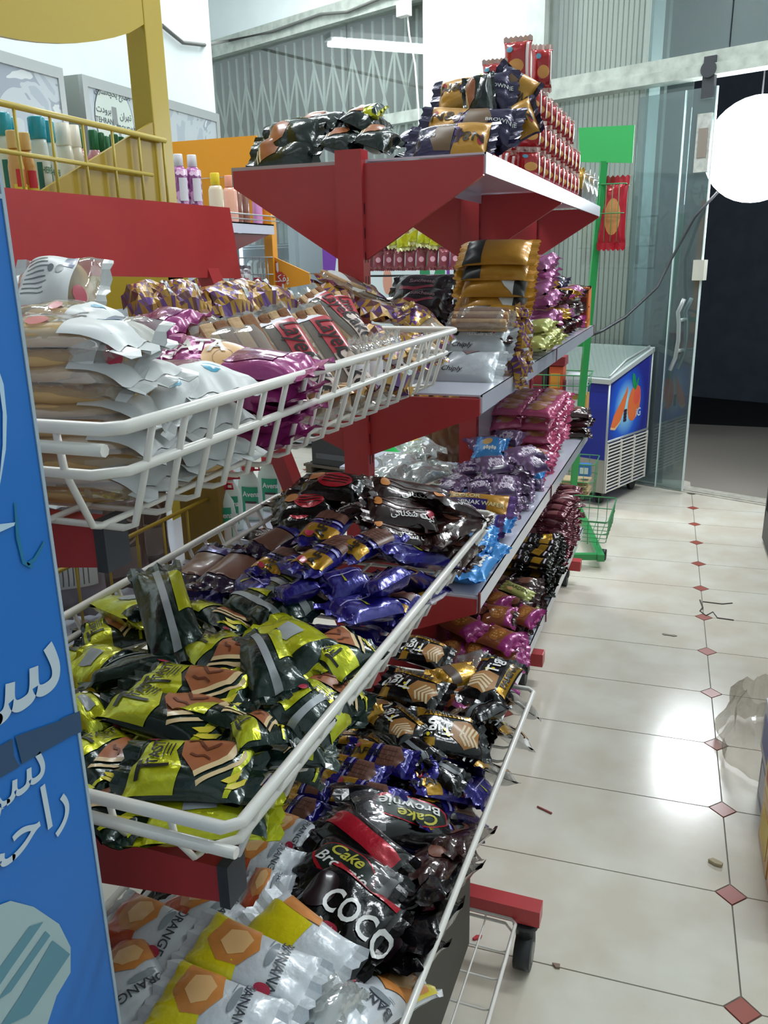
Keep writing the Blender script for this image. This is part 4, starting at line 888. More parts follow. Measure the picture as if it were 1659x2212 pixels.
def put(k, c, ax, up, label, group, L=None, var=None, wscale=1):
    """place a packet of kind k: centre c, long axis ax, face normal roughly up"""
    on, cat, L0, vs = KINDS[k]; CNT['n'] += 1
    me, ch = vs[(CNT['n'] if var is None else var) % len(vs)]
    o = bpy.data.objects.new(on, me); COL.objects.link(o)
    X = Vector(ax).normalized(); Z = Vector(up); Z = (Z-X*Z.dot(X)).normalized(); Y = Z.cross(X); s_ = (L/L0) if L else 1
    M_ = Matrix(((X.x, Y.x, Z.x), (X.y, Y.y, Z.y), (X.z, Y.z, Z.z))).to_4x4(); M_.translation = Vector(c)
    o.matrix_world = M_ @ Matrix.Diagonal((s_, wscale, 1, 1))
    for nm, m in ch:
        q = bpy.data.objects.new(nm, m); COL.objects.link(q); q.parent = o
        if m.name in MULTI: q['kind'] = 'stuff'
    tag(o, label, cat, group); return o
def pp(k, p0, p1, z0, z1, label, group, roll=0, L=None, var=None, ws=1, flip=False, lean=0, xm=None):
    """from the two ends as seen (pixels) and their heights; roll tips it about its long axis, lean tips the face toward the camera"""
    A, B = onz(*p0, z0), onz(*p1, z1)
    if xm is not None:   # keep inside the front wires
        if A.x > xm: A = onx(*p0, xm)
        if B.x > xm: B = onx(*p1, xm)
    ax = B-A; X = ax.normalized(); up = Vector((0, 0, 1))
    if flip: up = -up
    up = Matrix.Rotation(radians(roll), 3, X) @ up
    if lean: up = (up+(CC-(A+B)/2).normalized()*lean).normalized()
    return put(k, (A+B)/2, ax, up, label, group, L or ax.length*1.0, var, ws)

# ---- materials for packets
F_DG = foil('dark_green_foil', '0f2a24', .2, .3); F_LIME = foil('lime_yellow_foil', 'c9cf1e', .25, .45); CAKE = mat('caramel_cake_print', 'a4603a', .35, coat=.3, var=.15, vscale=40); CREAM = mat('cream_print', 'e0c495', .35, coat=.3)
INKK = ink('black_ink', '14161a'); LOGO = ink('red_logo', 'b8304a'); SEAMW = mat('printed_white_seam', 'a7aeb4', .4, .1, .2)
F_BL = foil('violet_blue_foil', '241d7e', .2, .35); F_GOLD = foil('gold_foil', 'b98a1e', .26, .5); F_BK = foil('glossy_black_foil', '0c0b0f', .16, .2); F_BR = foil('dark_chocolate_foil', '2c1416', .22, .2)
F_WH = foil('white_foil', 'd6dbe2', .35, .1); F_YE = foil('yellow_foil', 'e6d416', .32, .1); F_OR = foil('orange_red_foil', 'c4502a', .32, .1); PEACH = mat('peach_cake_print', 'd78a45', .35, coat=.3, var=.2, vscale=30); PEACHL = mat('pale_peach_print', 'eebd82', .35, coat=.3)
F_RED = foil('red_foil', 'b3182c', .25, .2); F_MAG = foil('magenta_foil', 'a3357f', .26, .15); F_MUS = foil('mustard_foil', 'b98420', .4, .2, .4); F_SIL = foil('silver_white_foil', 'b9c0c6', .38, .15, .4)
F_PUR = foil('light_violet_foil', '75597f', .3, .2); F_PINK = foil('pink_film', 'c65a82', .25, .1); F_SKY = foil('sky_blue_foil', '3f8fd6', .3, .15); F_DV = foil('dark_violet_foil', '2b2347', .2, .3)
F_BUR = foil('burgundy_foil', '6d2836', .24, .25); F_OLV = foil('pale_green_foil', 'b4b86a', .35, .2); F_BKR = foil('black_red_foil', '1d0d14', .2, .2)
FILM = clear('clear_film', 'f4f2ee', .16, .06, .10, 'e8e8e6'); BAG = clear('crumpled_clear_bag', 'eef0ee', .26, .10, .25, 'dfe3e2', 1, 22)
BRD = mat('baked_flatbread', 'd3ae78', .7, var=.18, vscale=14, bump=.4, scale=30); SPO1 = mat('pale_sponge', 'cba77e', .8, var=.12, vscale=60, bump=.5, scale=120); SPO2 = mat('brown_sponge', '8e5f3c', .8, var=.15, vscale=60, bump=.5, scale=120)
MOS = mosaic('purple_gold_mosaic', ['6a3a86', 'b99138', 'a9772f', '4a2550', 'c9a550', '7d3f5e', 'b08434'], 75)
DKWF = mat('brown_wafer_print', '6e4638', .35, coat=.3)
def rect(a, b, c, d): return [(a, b), (c, b), (c, d), (a, d)]
def stripes(u0, v0, du, n, w_=.06, h=.9):  # chevron cream stripes
    out = []
    for i in range(n):
        a = u0+i*du
        out.append([(a, v0), (a+w_, v0), (a+w_+.18, v0+h*.5), (a+w_, v0+h), (a, v0+h), (a+.18, v0+h*.5)])
    return out
# 1 banana-caramel cake, green and lime
kind('tasty', 'cake_packet', 'cake', .150, .085, .034, F_DG, [
    ('lime_panel', F_LIME, [('P', [[(-.80, -.96), (-.10, -.96), (-.05, -.3), (-.20, .3), (-.15, .96), (-.55, .96), (-.72, .1)], [(.55, -.96), (.62, -.96), (.80, .6), (.70, .7)]])], 1),
    ('cake_picture', CAKE, [('P', [[(-.18, .95), (-.1, .1), (.12, -.45), (.50, .2), (.58, .72), (.3, .95)]])], 1),
    ('cream_layers', CREAM, [('P', [[(.12, -.45), (.50, .2), (.58, .72), (.66, .62), (.58, .12), (.16, -.60)], [(.18, -.70), (.64, .05), (.70, .5), (.74, .40), (.68, -.05), (.20, -.82)]])], 1),
    ('banana_picture', mat('banana_yellow', 'e6d23a', .35), [('P', [[(.56, -.75), (.66, -.70), (.78, -.45), (.80, -.25), (.74, -.4), (.64, -.55)], [(.50, -.6), (.60, -.58), (.70, -.40), (.74, -.15), (.66, -.3), (.57, -.45)]])], 1),
    ('caramel_swirl', mat('dark_caramel', '6a3420', .35), [('P', [[(-.08, .7), (.05, .75), (.12, .5), (.22, .3), (.36, .45), (.4, .6), (.36, .62), (.3, .5), (.22, .4), (.15, .58), (.06, .85), (-.09, .8)], [(.0, .15), (.1, .05), (.2, .1), (.3, -.02), (.3, .04), (.2, .18), (.1, .13), (.02, .22)]])], 1),
    ('lettering', INKK, [('T', 'TASTY', -.46, .32, .017, 1.57, {'b': .03}), ('P', [rect(-.66, -.62, -.60, -.05), rect(-.60, -.32, -.22, -.22), rect(-.36, .0, -.34, .6), rect(-.31, .1, -.29, .55), rect(-.26, .05, -.24, .6)])], 1),
    ('logo', LOGO, [('P', [ell(-.60, .80, .09, .11, 14)])], 1),
    ('back_seam', SEAMW, [('P', [rect(-.78, -.12, .78, .12)])], -1), ('back_panel', F_LIME, [('P', [[(-.78, .5), (-.1, .5), (.05, .96), (-.78, .96)]])], -1)], 3, crump=.006)
kind('tasty_back', 'cake_packet', 'cake', .150, .075, .036, F_DG, [
    ('back_seam', SEAMW, [('P', [rect(-.80, -.14, .80, .14)])], 1), ('lime_panel', F_LIME, [('P', [[(-.70, .45), (.30, .38), (.15, .96), (-.6, .96)]])], 1)], 2, crump=.006)
kind('lime_back', 'cake_packet', 'cake', .150, .085, .036, F_LIME, [('barcode_patch', SEAMW, [('P', [rect(-.3, -.4, .15, .35)])], 1), ('green_end', F_DG, [('P', [[(.45, -.97), (.8, -.97), (.8, .97), (.6, .97)]])], 1)], 2, crump=.006)
# 2 violet blue wafer
kind('wafer', 'wafer_packet', 'wafer', .135, .058, .026, F_BL, [
    ('yellow_label', F_GOLD, [('P', [[(-.74, -.93), (-.35, -.93), (-.25, .93), (-.74, .93)]])], 1),
    ('wafer_picture', DKWF, [('P', [[(-.05, -.9), (.5, -.9), (.68, .0), (.45, .9), (.05, .9)]])], 1),
    ('grid_lines', mat('wafer_grid', '4b2b24', .4), [('P', [rect(.0+.1*i, -.6, .015+.1*i, .6) for i in range(5)]+[rect(.0, -.4+.35*i, .45, -.34+.35*i) for i in range(3)])], 1),
    ('white_stripe', ink('lilac_ink', 'a9a5dc'), [('P', [[(-.20, -.9), (-.14, -.9), (-.04, .9), (-.10, .9)], rect(.70, -.5, .73, .5)])], 1),
    ('logo', LOGO, [('P', [ell(-.66, .4, .07, .25, 12)])], 1),
    ('lettering', INKK, [('T', 'WAFER', -.50, -.1, .022, 0, {'b': .02})], 1)], 3, crump=.004, square=4)
kind('wafer_plain', 'wafer_packet', 'wafer', .135, .062, .030, F_BL, [('white_stripe', ink('lilac_ink', 'a9a5dc'), [('P', [rect(-.7, .05, .5, .12)])], 1), ('yellow_fleck', F_LIME, [('P', [[(-.25, -.5), (-.18, -.6), (-.12, .3)]])], 1)], 2, crump=.005, square=4)
kind('wafer_clear', 'wafer_packet', 'wafer', .135, .06, .028, foil('smoky_violet_film', '2b1f3a', .15, .1), [('wafer_picture', DKWF, [('P', [rect(-.6, -.75, .3, .75)])], 1), ('blue_band', F_BL, [('P', [rect(.35, -.95, .75, .95)])], 1)], 2, crump=.004)
# 3 chocolate cake, brown
kind('choc', 'cake_packet', 'cake', .150, .07, .030, F_BR, [
    ('swirl_print', mat('cocoa_swirl', '4b2622', .35), [('P', [[(-.7, .5), (-.2, .0), (.3, -.1), (.75, .2), (.75, .28), (.3, 0), (-.2, .1), (-.7, .62)], [(-.7, .1), (-.2, -.3), (.3, -.42), (.75, -.2), (.75, -.12), (.3, -.3), (-.2, -.2), (-.7, .22)]])], 1),
    ('cookie_picture', PEACH, [('P', [ell(-.62, .2, .09, .30, 14)])], 1), ('logo', LOGO, [('P', [ell(.58, -.35, .10, .24, 14)])], 1),
    ('lettering', mat('white_ink', 'f1f0ee'), [('T', fa('کیک شکلاتی'), .15, -.58, .016, 0, {'b': .01})], 1)], 3, crump=.004)
kind('choc_red', 'cake_packet', 'cake', .150, .08, .030, F_BK, [('red_panel', F_RED, [('P', [ell(.1, 0, .45, .55, 16)])], 1), ('cookie_picture', PEACH, [('P', [ell(-.45, .3, .22, .4, 14)])], 1), ('dark_lines', INKK, [('P', [rect(-.2, -.2+.2*i, .45, -.14+.2*i) for i in range(3)])], 1)], 2, crump=.005)
# 4 black and gold layered wafer
kind('tigo', 'wafer_packet', 'wafer', .135, .08, .034, F_BK, [
    ('gold_side', F_GOLD, [('P', [rect(-.6, -.97, .8, -.55), [(.5, .6), (.8, .5), (.8, .97), (.5, .97)]])], 1),
    ('wafer_picture', mat('wafer_tan', 'a8743a', .4, coat=.2, var=.1, vscale=60), [('P', [[(-.72, .0), (-.52, -.45), (-.05, -.35), (.10, .35), (-.25, .9), (-.6, .7)]])], 1),
    ('cream_layers', mat('cream_print2', 'dcc8a4', .4), [('P', [[(-.70+.11*i, -.05-.05*i), (-.65+.11*i, -.12-.04*i), (-.46+.11*i, .35), (-.56+.10*i, .78), (-.61+.10*i, .74), (-.52+.11*i, .35)] for i in range(4)])], 1),
    ('lettering', mat('white_ink', 'f1f0ee'), [('T', 'Tigo', .42, .12, .034, .1, {'b': .015, 's': .2})], 1),
    ('yellow_dots', F_YE, [('P', [ell(.14, .35, .06, .12, 10), ell(.2, .12, .045, .09, 10), ell(.66, .45, .04, .08, 10)])], 1),
    ('side_lettering', INKK, [('T', 'PAMINAK', .15, -.76, .017, 0, {'b': .02})], 1)], 3, crump=.004, square=4.5)
kind('black_back', 'wafer_packet', 'wafer', .135, .07, .034, F_BK, [('back_seam', mat('grey_seam', '6f757a', .4), [('P', [rect(-.8, -.15, .8, .15)])], 1)], 2, crump=.006)
# 5 cocoa cake, big black
kind('coco', 'cake_packet', 'cake', .19, .11, .045, F_BK, [
    ('red_side', F_RED, [('P', [rect(-.72, .80, .72, .97)])], 1), ('logo', LOGO, [('P', [ell(.05, -.52, .17, .16, 18)])], 1), ('dark_circle', mat('cocoa_disc', '23131a', .3, coat=.4), [('P', [ell(-.5, .1, .26, .5, 20)])], 1),
    ('lettering', mat('white_ink', 'f1f0ee'), [('T', 'COCO', .33, .02, .044, 0, {'b': .02}), ('T', 'Paminak', .05, -.52, .014, 0, {'b': .01})], 1)], 2, crump=.006)
kind('brownie', 'cake_packet', 'cake', .19, .11, .045, F_BK, [
    ('red_edge', F_RED, [('P', [ell(0, 0, .62, .62, 24)])], 1), ('dark_oval', mat('blackish_green_print', '15241f', .3, coat=.3), [('P', [ell(0, .04, .58, .54, 24)])], 1),
    ('yellow_lettering', ink('pale_yellow_ink', 'c8c04a'), [('T', 'Cake', -.05, .30, .030, 0, {'b': .02, 's': .3})], 1),
    ('lettering', mat('white_ink', 'f1f0ee'), [('T', 'Brownie', 0, -.12, .028, 0, {'b': .015, 's': .3})], 1),
    ('seam', clear('smoky_flap', 'b8b4ba', .2, .1, .2, '9a969c'), [('P', [rect(.5, -.5, .8, .9)])], 1)], 2, crump=.006)
kind('cocoside', 'cake_packet', 'cake', .19, .08, .05, F_BK, [('red_side', F_RED, [('P', [rect(-.76, -.42, .76, .42)])], 1)], 1, crump=.003)
# 6 banana / orange cakes, white
def fruit(nm, word, col):
    kind(nm, 'cake_packet', 'cake', .165, .085, .038, F_WH, [
        ('colour_panel', col, [('P', [[(-.78, -.97), (-.02, -.97), (-.08, -.3), (.08, .2), (-.1, .97), (-.78, .97)]])], 1),
        ('cake_picture', PEACH, [('P', [[(-.58, .9), (-.62, .0), (-.35, -.45), (-.05, -.35), (.12, .25), (-.02, .9)]])], 1),
        ('cake_slice', PEACHL, [('P', [[(-.40, .55), (-.44, .1), (-.25, -.2), (-.06, .0), (-.02, .45), (-.2, .7)]])], 1),
        ('lettering', ink('slate_ink', '3d444c'), [('T', word, .42, .16, .017, -1.45, {'b': .012})], 1),
        ('tree_print', ink('grey_tree_ink', '8c959c'), [('P', [ell(.28, .35, .055, .40, 14), rect(.20, .55, .215, .8)])], 1),
        ('logo', LOGO, [('P', [ell(.38, -.62, .12, .15, 16)])], 1)], 2, crump=.005, seal=.09)
fruit('banana', 'BANANA', F_YE); fruit('orange', 'ORANGE', F_OR)
kind('banana_back', 'cake_packet', 'cake', .165, .09, .04, F_WH, [('yellow_panel', F_YE, [('P', [rect(-.78, -.97, .1, .5), rect(-.78, -.97, .75, -.65)])], 1), ('peach_corner', PEACH, [('P', [[(-.6, .97), (-.55, .5), (-.1, .5), (.2, .6), (.1, .97)]])], 1)], 1, crump=.004)
# 7 top shelf gold/violet
kind('nj', 'cake_packet', 'cake', .19, .10, .045, F_DV, [
    ('gold_panel', F_MUS, [('P', [[(-.80, -.97), (-.1, -.97), (-.18, 0), (-.05, .97), (-.80, .97)]])], 1), ('cake_picture', mat('brown_slice_print', '6d5338', .4), [('P', [[(-.1, -.5), (.3, -.6), (.42, .2), (.3, .8), (-.05, .8)]])], 1),
    ('violet_swoosh', ink('violet_ink', '5a3478'), [('P', [[(-.3, .0), (-.22, .4), (-.1, .5), (-.18, .2), (-.14, -.2), (-.05, -.4), (-.2, -.35)], ell(-.16, .0, .05, .16, 12)])], 1),
    ('logo', LOGO, [('P', [ell(-.68, .35, .06, .2, 12)])], 1),
    ('lettering', ink('dark_brown_ink', '3f2d1c'), [('T', 'N&J', -.46, .15, .036, 0, {'b': .02})], 1), ('small_lettering', mat('white_ink', 'f1f0ee'), [('T', 'BROWNIE', .6, .0, .012, 0, {'b': .01})], 1)], 2, crump=.005)
kind('bigtasty', 'cake_packet', 'cake', .19, .11, .045, foil('black_green_foil', '14201d', .2, .2), [
    ('cake_picture', CAKE, [('P', [[(-.62, .2), (-.5, -.6), (-.12, -.3), (.0, .5), (-.3, .85)]])], 1), ('cream_layers', CREAM, [('P', [[(-.66, .1), (-.54, -.68), (-.5, -.6), (-.6, .1)], [(-.72, .0), (-.6, -.75), (-.57, -.7), (-.67, 0)]])], 1),
    ('lime_trim', F_LIME, [('P', [[(-.1, .97), (.3, .8), (.5, .9), (.4, .97)], [(-.5, .9), (-.1, .75), (-.1, .82), (-.5, .97)]])], 1)], 2, crump=.006)
# 8 spiral roll cake
kind('gata', 'cake_packet', 'cake', .165, .10, .045, F_MAG, [
    ('roll_picture', PEACHL, [('P', [ell(.1, .1, .42, .62, 22)])], 1),
    ('spiral', mat('spiral_brown', 'b08a62', .5), [('P', [[(.1+.36*k_*cos(t*.42), .1+.5*k_*sin(t*.42)) for t, k_ in [(q, .25+.05*q) for q in range(16)]]+[(.1+.36*k_*cos(t*.42), .1+.5*k_*sin(t*.42)) for t, k_ in [(q, .22+.05*q) for q in range(15, -1, -1)]]])], 1),
    ('leaf_trim', ink('sage_ink', '7d8a62'), [('P', [[(-.2, -.7), (.2, -.78), (.5, -.6), (.3, -.5), (0, -.55)], [(-.3, .78), (-.1, .6), (.0, .82)]])], 1),
    ('lettering', mat('white_ink', 'f1f0ee'), [('T', 'GATA', -.52, .35, .034, .1, {'b': .03})], 1)], 2, crump=.005)
kind('magenta_plain', 'cake_packet', 'cake', .16, .09, .04, F_MAG, [('gloss_panel', foil('plum_foil', '7c2263', .2, .2), [('P', [rect(-.6, -.6, .5, .5)])], 1)], 2, crump=.006)
# 9 clear wrapped flatbread
def breads(P):
    out = []
    for j, (dy, dz) in enumerate(((-.0, -.011), (.0, .009))):
        me = MB().lathe([(.0005, -.009), (.030, -.009), (.036, -.004), (.037, .003), (.030, .008), (.0005, .010)], 22, (0, dy, dz), 0, P.L/.105, P.W/.092).mesh('flatbread'); me.materials.append(BRD); out.append(('flatbread', me))
    return out
kind('flatbread', 'bread_packet', 'bread', .17, .105, .048, FILM, [('white_label', mat('milky_label', 'dcdfe0', .4), [('P', [rect(.30, -.9, .86, .9)])], 1), ('blue_patch', ink('teal_blue_ink', '3a9fbf'), [('P', [ell(.52, .1, .12, .22, 9)])], 1), ('logo', LOGO, [('P', [ell(.02, -.5, .10, .16, 16)])], 1)], 2, ends=mat('milky_crimp', 'd9dcdc', .35, coat=.3), inner=breads, crump=.005)
kind('flatbread_back', 'bread_packet', 'bread', .17, .105, .048, FILM, [('white_label', mat('milky_label', 'dcdfe0', .4), [('P', [rect(-.6, -.7, .45, .8)])], 1), ('small_print', ink('grey_ink2', '6f767c'), [('P', [rect(-.52, .62-.14*i, -.1+.04*(i % 3), .66-.14*i) for i in range(8)]+[ell(.02, .3, .06, .12, 12), ell(.2, .25, .08, .16, 12)])], 1), ('dark_square', ink('slate_blue_ink', '6b7792'), [('P', [rect(.24, .35, .42, .78)])], 1), ('logo', LOGO, [('P', [ell(.62, -.3, .1, .2, 14)])], 1)], 1, ends=mat('milky_crimp', 'd9dcdc', .35, coat=.3), inner=breads, crump=.006)
# 10 long layer cakes in clear film
def slabs(P):
    out = []
    for j, m in enumerate((SPO1, SPO2, SPO1, SPO2)):
        me = MB().box((0, P.W*(-.30+.2*j), -.001), (P.L*.80, P.W*.195, .034), 0, None, .003).mesh('cake_layer'); me.materials.append(m); out.append(('cake_layer', me))
    return out
kind('layercake', 'cake_packet', 'cake', .20, .052, .046, FILM, [
    ('white_top_label', mat('white_label', 'e9e6ee', .4), [('P', [rect(-.84, -.97, -.58, .97)])], 1), ('red_label', ink('label_red', 'c2404c'), [('P', [rect(-.58, -.1, .12, .97)])], 1),
    ('pale_label', mat('pale_pink_label', 'e6d3cb', .5), [('P', [rect(.12, -.1, .72, .97)])], 1),
    ('red_lettering', ink('label_red', 'c2404c'), [('T', 'TWO LAYER', -.71, .1, .010, -1.57, {'b': .02})], 1),
    ('lettering', ink('dark_ink', '2f2426'), [('T', 'Layer', -.2, .42, .030, 0, {'b': .01, 's': .3}), ('T', 'Cake', .38, .42, .034, 0, {'b': .02, 's': .3})], 1)], 2, ends=FILM, inner=slabs, crump=.002, square=6)
kind('rollcake', 'cake_packet', 'cake', .20, .06, .046, FILM, [('red_edge', ink('label_red', 'c2404c'), [('P', [rect(-.78, -.9, -.74, .9)])], 1)], 2, ends=FILM, inner=slabs, crump=.003, square=6)
# 11 mosaic film packs
def wafers(P):
    me = MB().box((-.01, 0, 0), (P.L*.62, P.W*.8, P.T*.62), 0, None, .004).mesh('wafer_block'); me.materials.append(SPO1); return [('wafer_block', me)]
kind('mosaic', 'biscuit_packet', 'biscuit', .15, .09, .04, FILM, [('mosaic_band', MOS, [('P', [rect(.0, -.97, .97, .97)])], 1), ('pale_flap', mat('milky_label', 'dcdfe0', .4), [('P', [[(-.7, -.9), (-.5, -.9), (-.45, .5), (-.7, .5)]])], 1)], 2, ends=MOS, inner=wafers, crump=.006)
MG, MP, MD = foil('mosaic_gold', 'b98a2c', .3, .15), foil('mosaic_purple', '6a4088', .28, .2), foil('mosaic_brown', '6b3a3c', .28, .2)
kind('mosaic_full', 'biscuit_packet', 'biscuit', .15, .09, .042, MG, [('pale_flap', mat('milky_label', 'dcdfe0', .4), [('P', [[(.5, -.6), (.62, -.7), (.66, .5), (.56, .6)]])], 1)], 3, tri=(MP, MD), nu=11, nv=7, crump=.011, zig=.004)
kind('wafer_white', 'biscuit_packet', 'biscuit', .12, .05, .03, FILM, [('white_wrap', mat('white_label', 'e9e6ee', .4), [('P', [rect(-.5, -.9, .3, .9)])], 1)], 2, inner=wafers, crump=.002)
# 12 gondola packs
kind('mustard', 'cake_packet', 'cake', .19, .10, .042, F_MUS, [('black_panel', mat('matt_black_print', '2a2c2c', .4), [('P', [rect(-.8, -.97, -.32, .97)])], 1)], 2, crump=.003)
kind('mustard_white', 'cake_packet', 'cake', .19, .10, .048, F_MUS, [('black_panel', mat('matt_black_print', '2a2c2c', .4), [('P', [rect(.52, -.99, .80, .99)])], 1), ('white_quarter', mat('white_quarter_print', 'd0d4d4', .4), [('P', [[(.52, -.97), (.52, .97), (.1, .97), (.15, -.1), (.3, -.6)]])], 1)], 2, crump=.003)
kind('silver', 'cake_packet', 'cake', .19, .10, .045, F_SIL, [('black_letter_ends', INKK, [('P', [[(-.7, .1), (-.62, .5), (-.4, .9), (-.46, .5)], [(-.55, .1), (-.4, .5), (-.28, .85), (-.34, .2)]])], 1), ('script', ink('dark_ink', '2f2426'), [('T', 'Chiply', -.2, -.4, .018, 0, {'s': .3})], 1), ('brown_gap', mat('mauve_brown_print', '7c6468', .4), [('P', [[(-.1, .97), (.1, .45), (.3, .75), (.5, .97)]])], 1)], 2, crump=.005)
kind('puff', 'snack_packet', 'snack', .085, .075, .035, F_PUR, [('white_lettering', mat('pale_lilac_print', 'd6c8dc', .4), [('P', [ell(-.25+.14*i, .05+.12*(i % 2), .075, .22, 8) for i in range(5)]), ('T', 'Puffy', 0, -.3, .020, 0, {'b': .04})], 1), ('dark_base', ink('deep_violet_ink', '3c2050'), [('P', [rect(-.7, -.95, .7, -.55)])], 1)], 3, crump=.007)
kind('pinkbread', 'bread_packet', 'bread', .13, .085, .034, F_PINK, [('croissant_picture', mat('tan_bake_print', 'c08c5e', .4, coat=.4, var=.2, vscale=50), [('P', [ell(-.05, .0, .5, .6, 18)])], 1), ('pale_gloss', mat('pale_pink_print_gloss', 'dba8b8', .3, coat=.4), [('P', [ell(.25, .35, .18, .25, 10), ell(-.45, -.3, .16, .22, 10)])], 1)], 3, crump=.007, zig=.004)  # pale ellipses are gloss highlights painted on the film
kind('redbread', 'bread_packet', 'bread', .13, .085, .034, F_RED, [('bread_picture', mat('amber_bake_print', 'c98a4e', .4, coat=.4, var=.2, vscale=50), [('P', [ell(-.1, .0, .5, .6, 18)])], 1)], 2, crump=.007)
kind('twocolor', 'wafer_packet', 'wafer', .175, .065, .045, F_MUS, [('violet_panel', mat('violet_print', '2f1f73', .3, coat=.3), [('P', [rect(-.8, -.97, .3, .2)])], 1), ('lettering', mat('pale_gold_ink', 'd9cf9c', .4), [('T', '2 COLOR', -.35, .45, .018, 0, {'b': .02}), ('T', 'WAFER', .45, -.2, .016, 0, {'b': .02})], 1), ('white_lettering', mat('white_ink', 'f1f0ee'), [('T', 'PAMINAK', -.3, -.2, .017, 0, {'b': .02})], 1)], 2, crump=.004, ends=foil('gold_violet_foil', '6a4a8c', .25, .4))
kind('sky', 'snack_packet', 'snack', .095, .08, .035, F_SKY, [('cookie_picture', mat('cookie_tan', 'd9a860', .4), [('P', [ell(-.2, .25, .32, .32, 14)])], 1), ('white_lettering', mat('white_ink', 'f1f0ee'), [('P', [ell(-.3+.16*i, -.35+.06*(i % 2), .08, .16, 8) for i in range(5)]+[ell(.5, .5, .05, .06, 8), ell(.55, .1, .04, .05, 8), ell(-.6, .6, .04, .05, 8)])], 1)], 3, crump=.006)
kind('heart', 'biscuit_packet', 'biscuit', .115, .085, .034, foil('clear_brown_film', '9b5a3c', .12, .15), [('nut_cookie', mat('nut_cookie', 'a8682c', .35, coat=.5, var=.35, vscale=90), [('P', [ell(-.05, .0, .36, .62, 18)])], 1), ('pink_corner', F_MAG, [('P', [[(.35, -.97), (.8, -.97), (.8, .97), (.5, .97), (.42, 0)]])], 1), ('almonds', mat('almond', 'd9a25c', .4), [('P', [ell(-.2+.12*(i % 4), -.3+.22*(i//3), .05, .08, 7) for i in range(9)])], 1)], 3, ends=F_MAG, crump=.006)
kind('darkchoc', 'biscuit_packet', 'biscuit', .12, .08, .034, foil('brown_clear_film', '3a2120', .14, .15), [('nugget_picture', mat('nugget_brown', '7a4a38', .35, coat=.5, var=.3, vscale=70), [('P', [ell(-.05, .1, .4, .5, 14)])], 1)], 3, crump=.008)
kind('blackgold', 'wafer_packet', 'wafer', .10, .05, .022, foil('black_gold_foil', '1b1a14', .18, .3), [('gold_patch', F_GOLD, [('P', [[(-.5, -.6), (.1, -.8), (.2, .5), (-.4, .8)]])], 1), ('white_stripe', mat('pale_lilac_print', 'd6c8dc', .4), [('P', [rect(.3, -.6, .4, .6)])], 1)], 3, crump=.006)
kind('burgundy', 'wafer_packet', 'wafer', .11, .045, .02, F_BUR, [('rose_panel', mat('rose_brown_print', '9a5a5e', .35, coat=.3), [('P', [rect(-.4, -.7, .3, .7)])], 1)], 3, crump=.005)
kind('greenbar', 'wafer_packet', 'wafer', .13, .055, .02, F_OLV, [('lettering', ink('olive_ink', '55592c'), [('T', 'GARDEN', 0, .1, .022, 0, {'b': .02})], 1), ('tan_picture', PEACHL, [('P', [ell(-.35, -.5, .2, .3, 12)])], 1)], 2, crump=.004)
kind('blackred', 'cake_packet', 'cake', .19, .10, .05, F_BKR, [('crimson_print', ink('crimson_ink', 'a03048'), [('P', [[(-.6, -.3), (-.1, -.5), (.5, -.2), (.5, -.05), (-.1, -.3), (-.6, -.1)]])], 1), ('lettering', mat('mauve_ink', 'a8808c', .4), [('T', 'Suncheese', .1, .15, .018, 0, {'b': .02})], 1)], 2, crump=.006)
kind('pinkfoil', 'snack_packet', 'snack', .11, .085, .04, foil('rosy_pink_foil', 'c77fb2', .2, .35), [('white_gloss', mat('pale_pink_print_gloss', 'dba8b8', .3, coat=.4), [('P', [ell(.1, .1, .2, .3, 8)])], 1)], 2, crump=.012, zig=.005)  # pale patch is a foil highlight put into the colour
kind('goldfoil', 'snack_packet', 'snack', .13, .07, .035, F_GOLD, [('brown_band', mat('dark_brown_band', '4a3526', .4), [('P', [rect(-.5, -.97, -.1, .97)])], 1)], 2, crump=.008, zig=.004)
kind('olivefoil', 'snack_packet', 'snack', .12, .08, .035, F_OLV, [('pale_patch', mat('milky_label', 'dcdfe0', .4), [('P', [ell(-.3, .2, .2, .3, 9)])], 1)], 2, crump=.009, zig=.004)
kind('redbiscuit', 'biscuit_packet', 'biscuit', .105, .06, .05, foil('red_biscuit_film', 'b02a2f', .12, .2), [('biscuit_picture', mat('golden_biscuit', 'd79a4c', .4, coat=.3), [('P', [ell(-.2, .0, .28, .6, 16)])], 1), ('blue_badge', ink('sky_badge', '5aa6c4'), [('P', [ell(.45, .5, .12, .25, 12)])], 1), ('white_gloss', mat('frosty_film_sheen', 'e6d6d2', .2, coat=.5), [('P', [rect(-.7, -.9, .7, -.72)])], 1)], 2, ends=foil('frosted_film_end', 'd8b8b0', .15, .2), crump=.004, square=4)  # whitish strip along the edge is painted film sheen
kind('clearbag', 'snack_packet', 'snack', .16, .12, .05, BAG, [('yellow_label', mat('yellow_sticker', 'e0b83a', .5), [('P', [rect(-.2, -.3, .25, .3)])], 1)], 1, crump=.016, zig=.005)
kind('clearbag_plain', 'snack_packet', 'snack', .15, .11, .05, BAG, [], 2, crump=.018, zig=.005)
kind('crisps', 'crisp_packet', 'crisps', .16, .12, .05, foil('yellow_white_crisp_foil', 'd8d89c', .25, .3), [('yellow_base', F_LIME, [('P', [[(-.8, -.97), (-.3, -.97), (-.1, 0), (-.4, .97), (-.8, .97)]])], 1), ('brown_print', mat('brown_print', '8a6a3a', .4), [('P', [ell(.1, -.1, .22, .4, 12)])], 1)], 2, crump=.012, zig=.004)
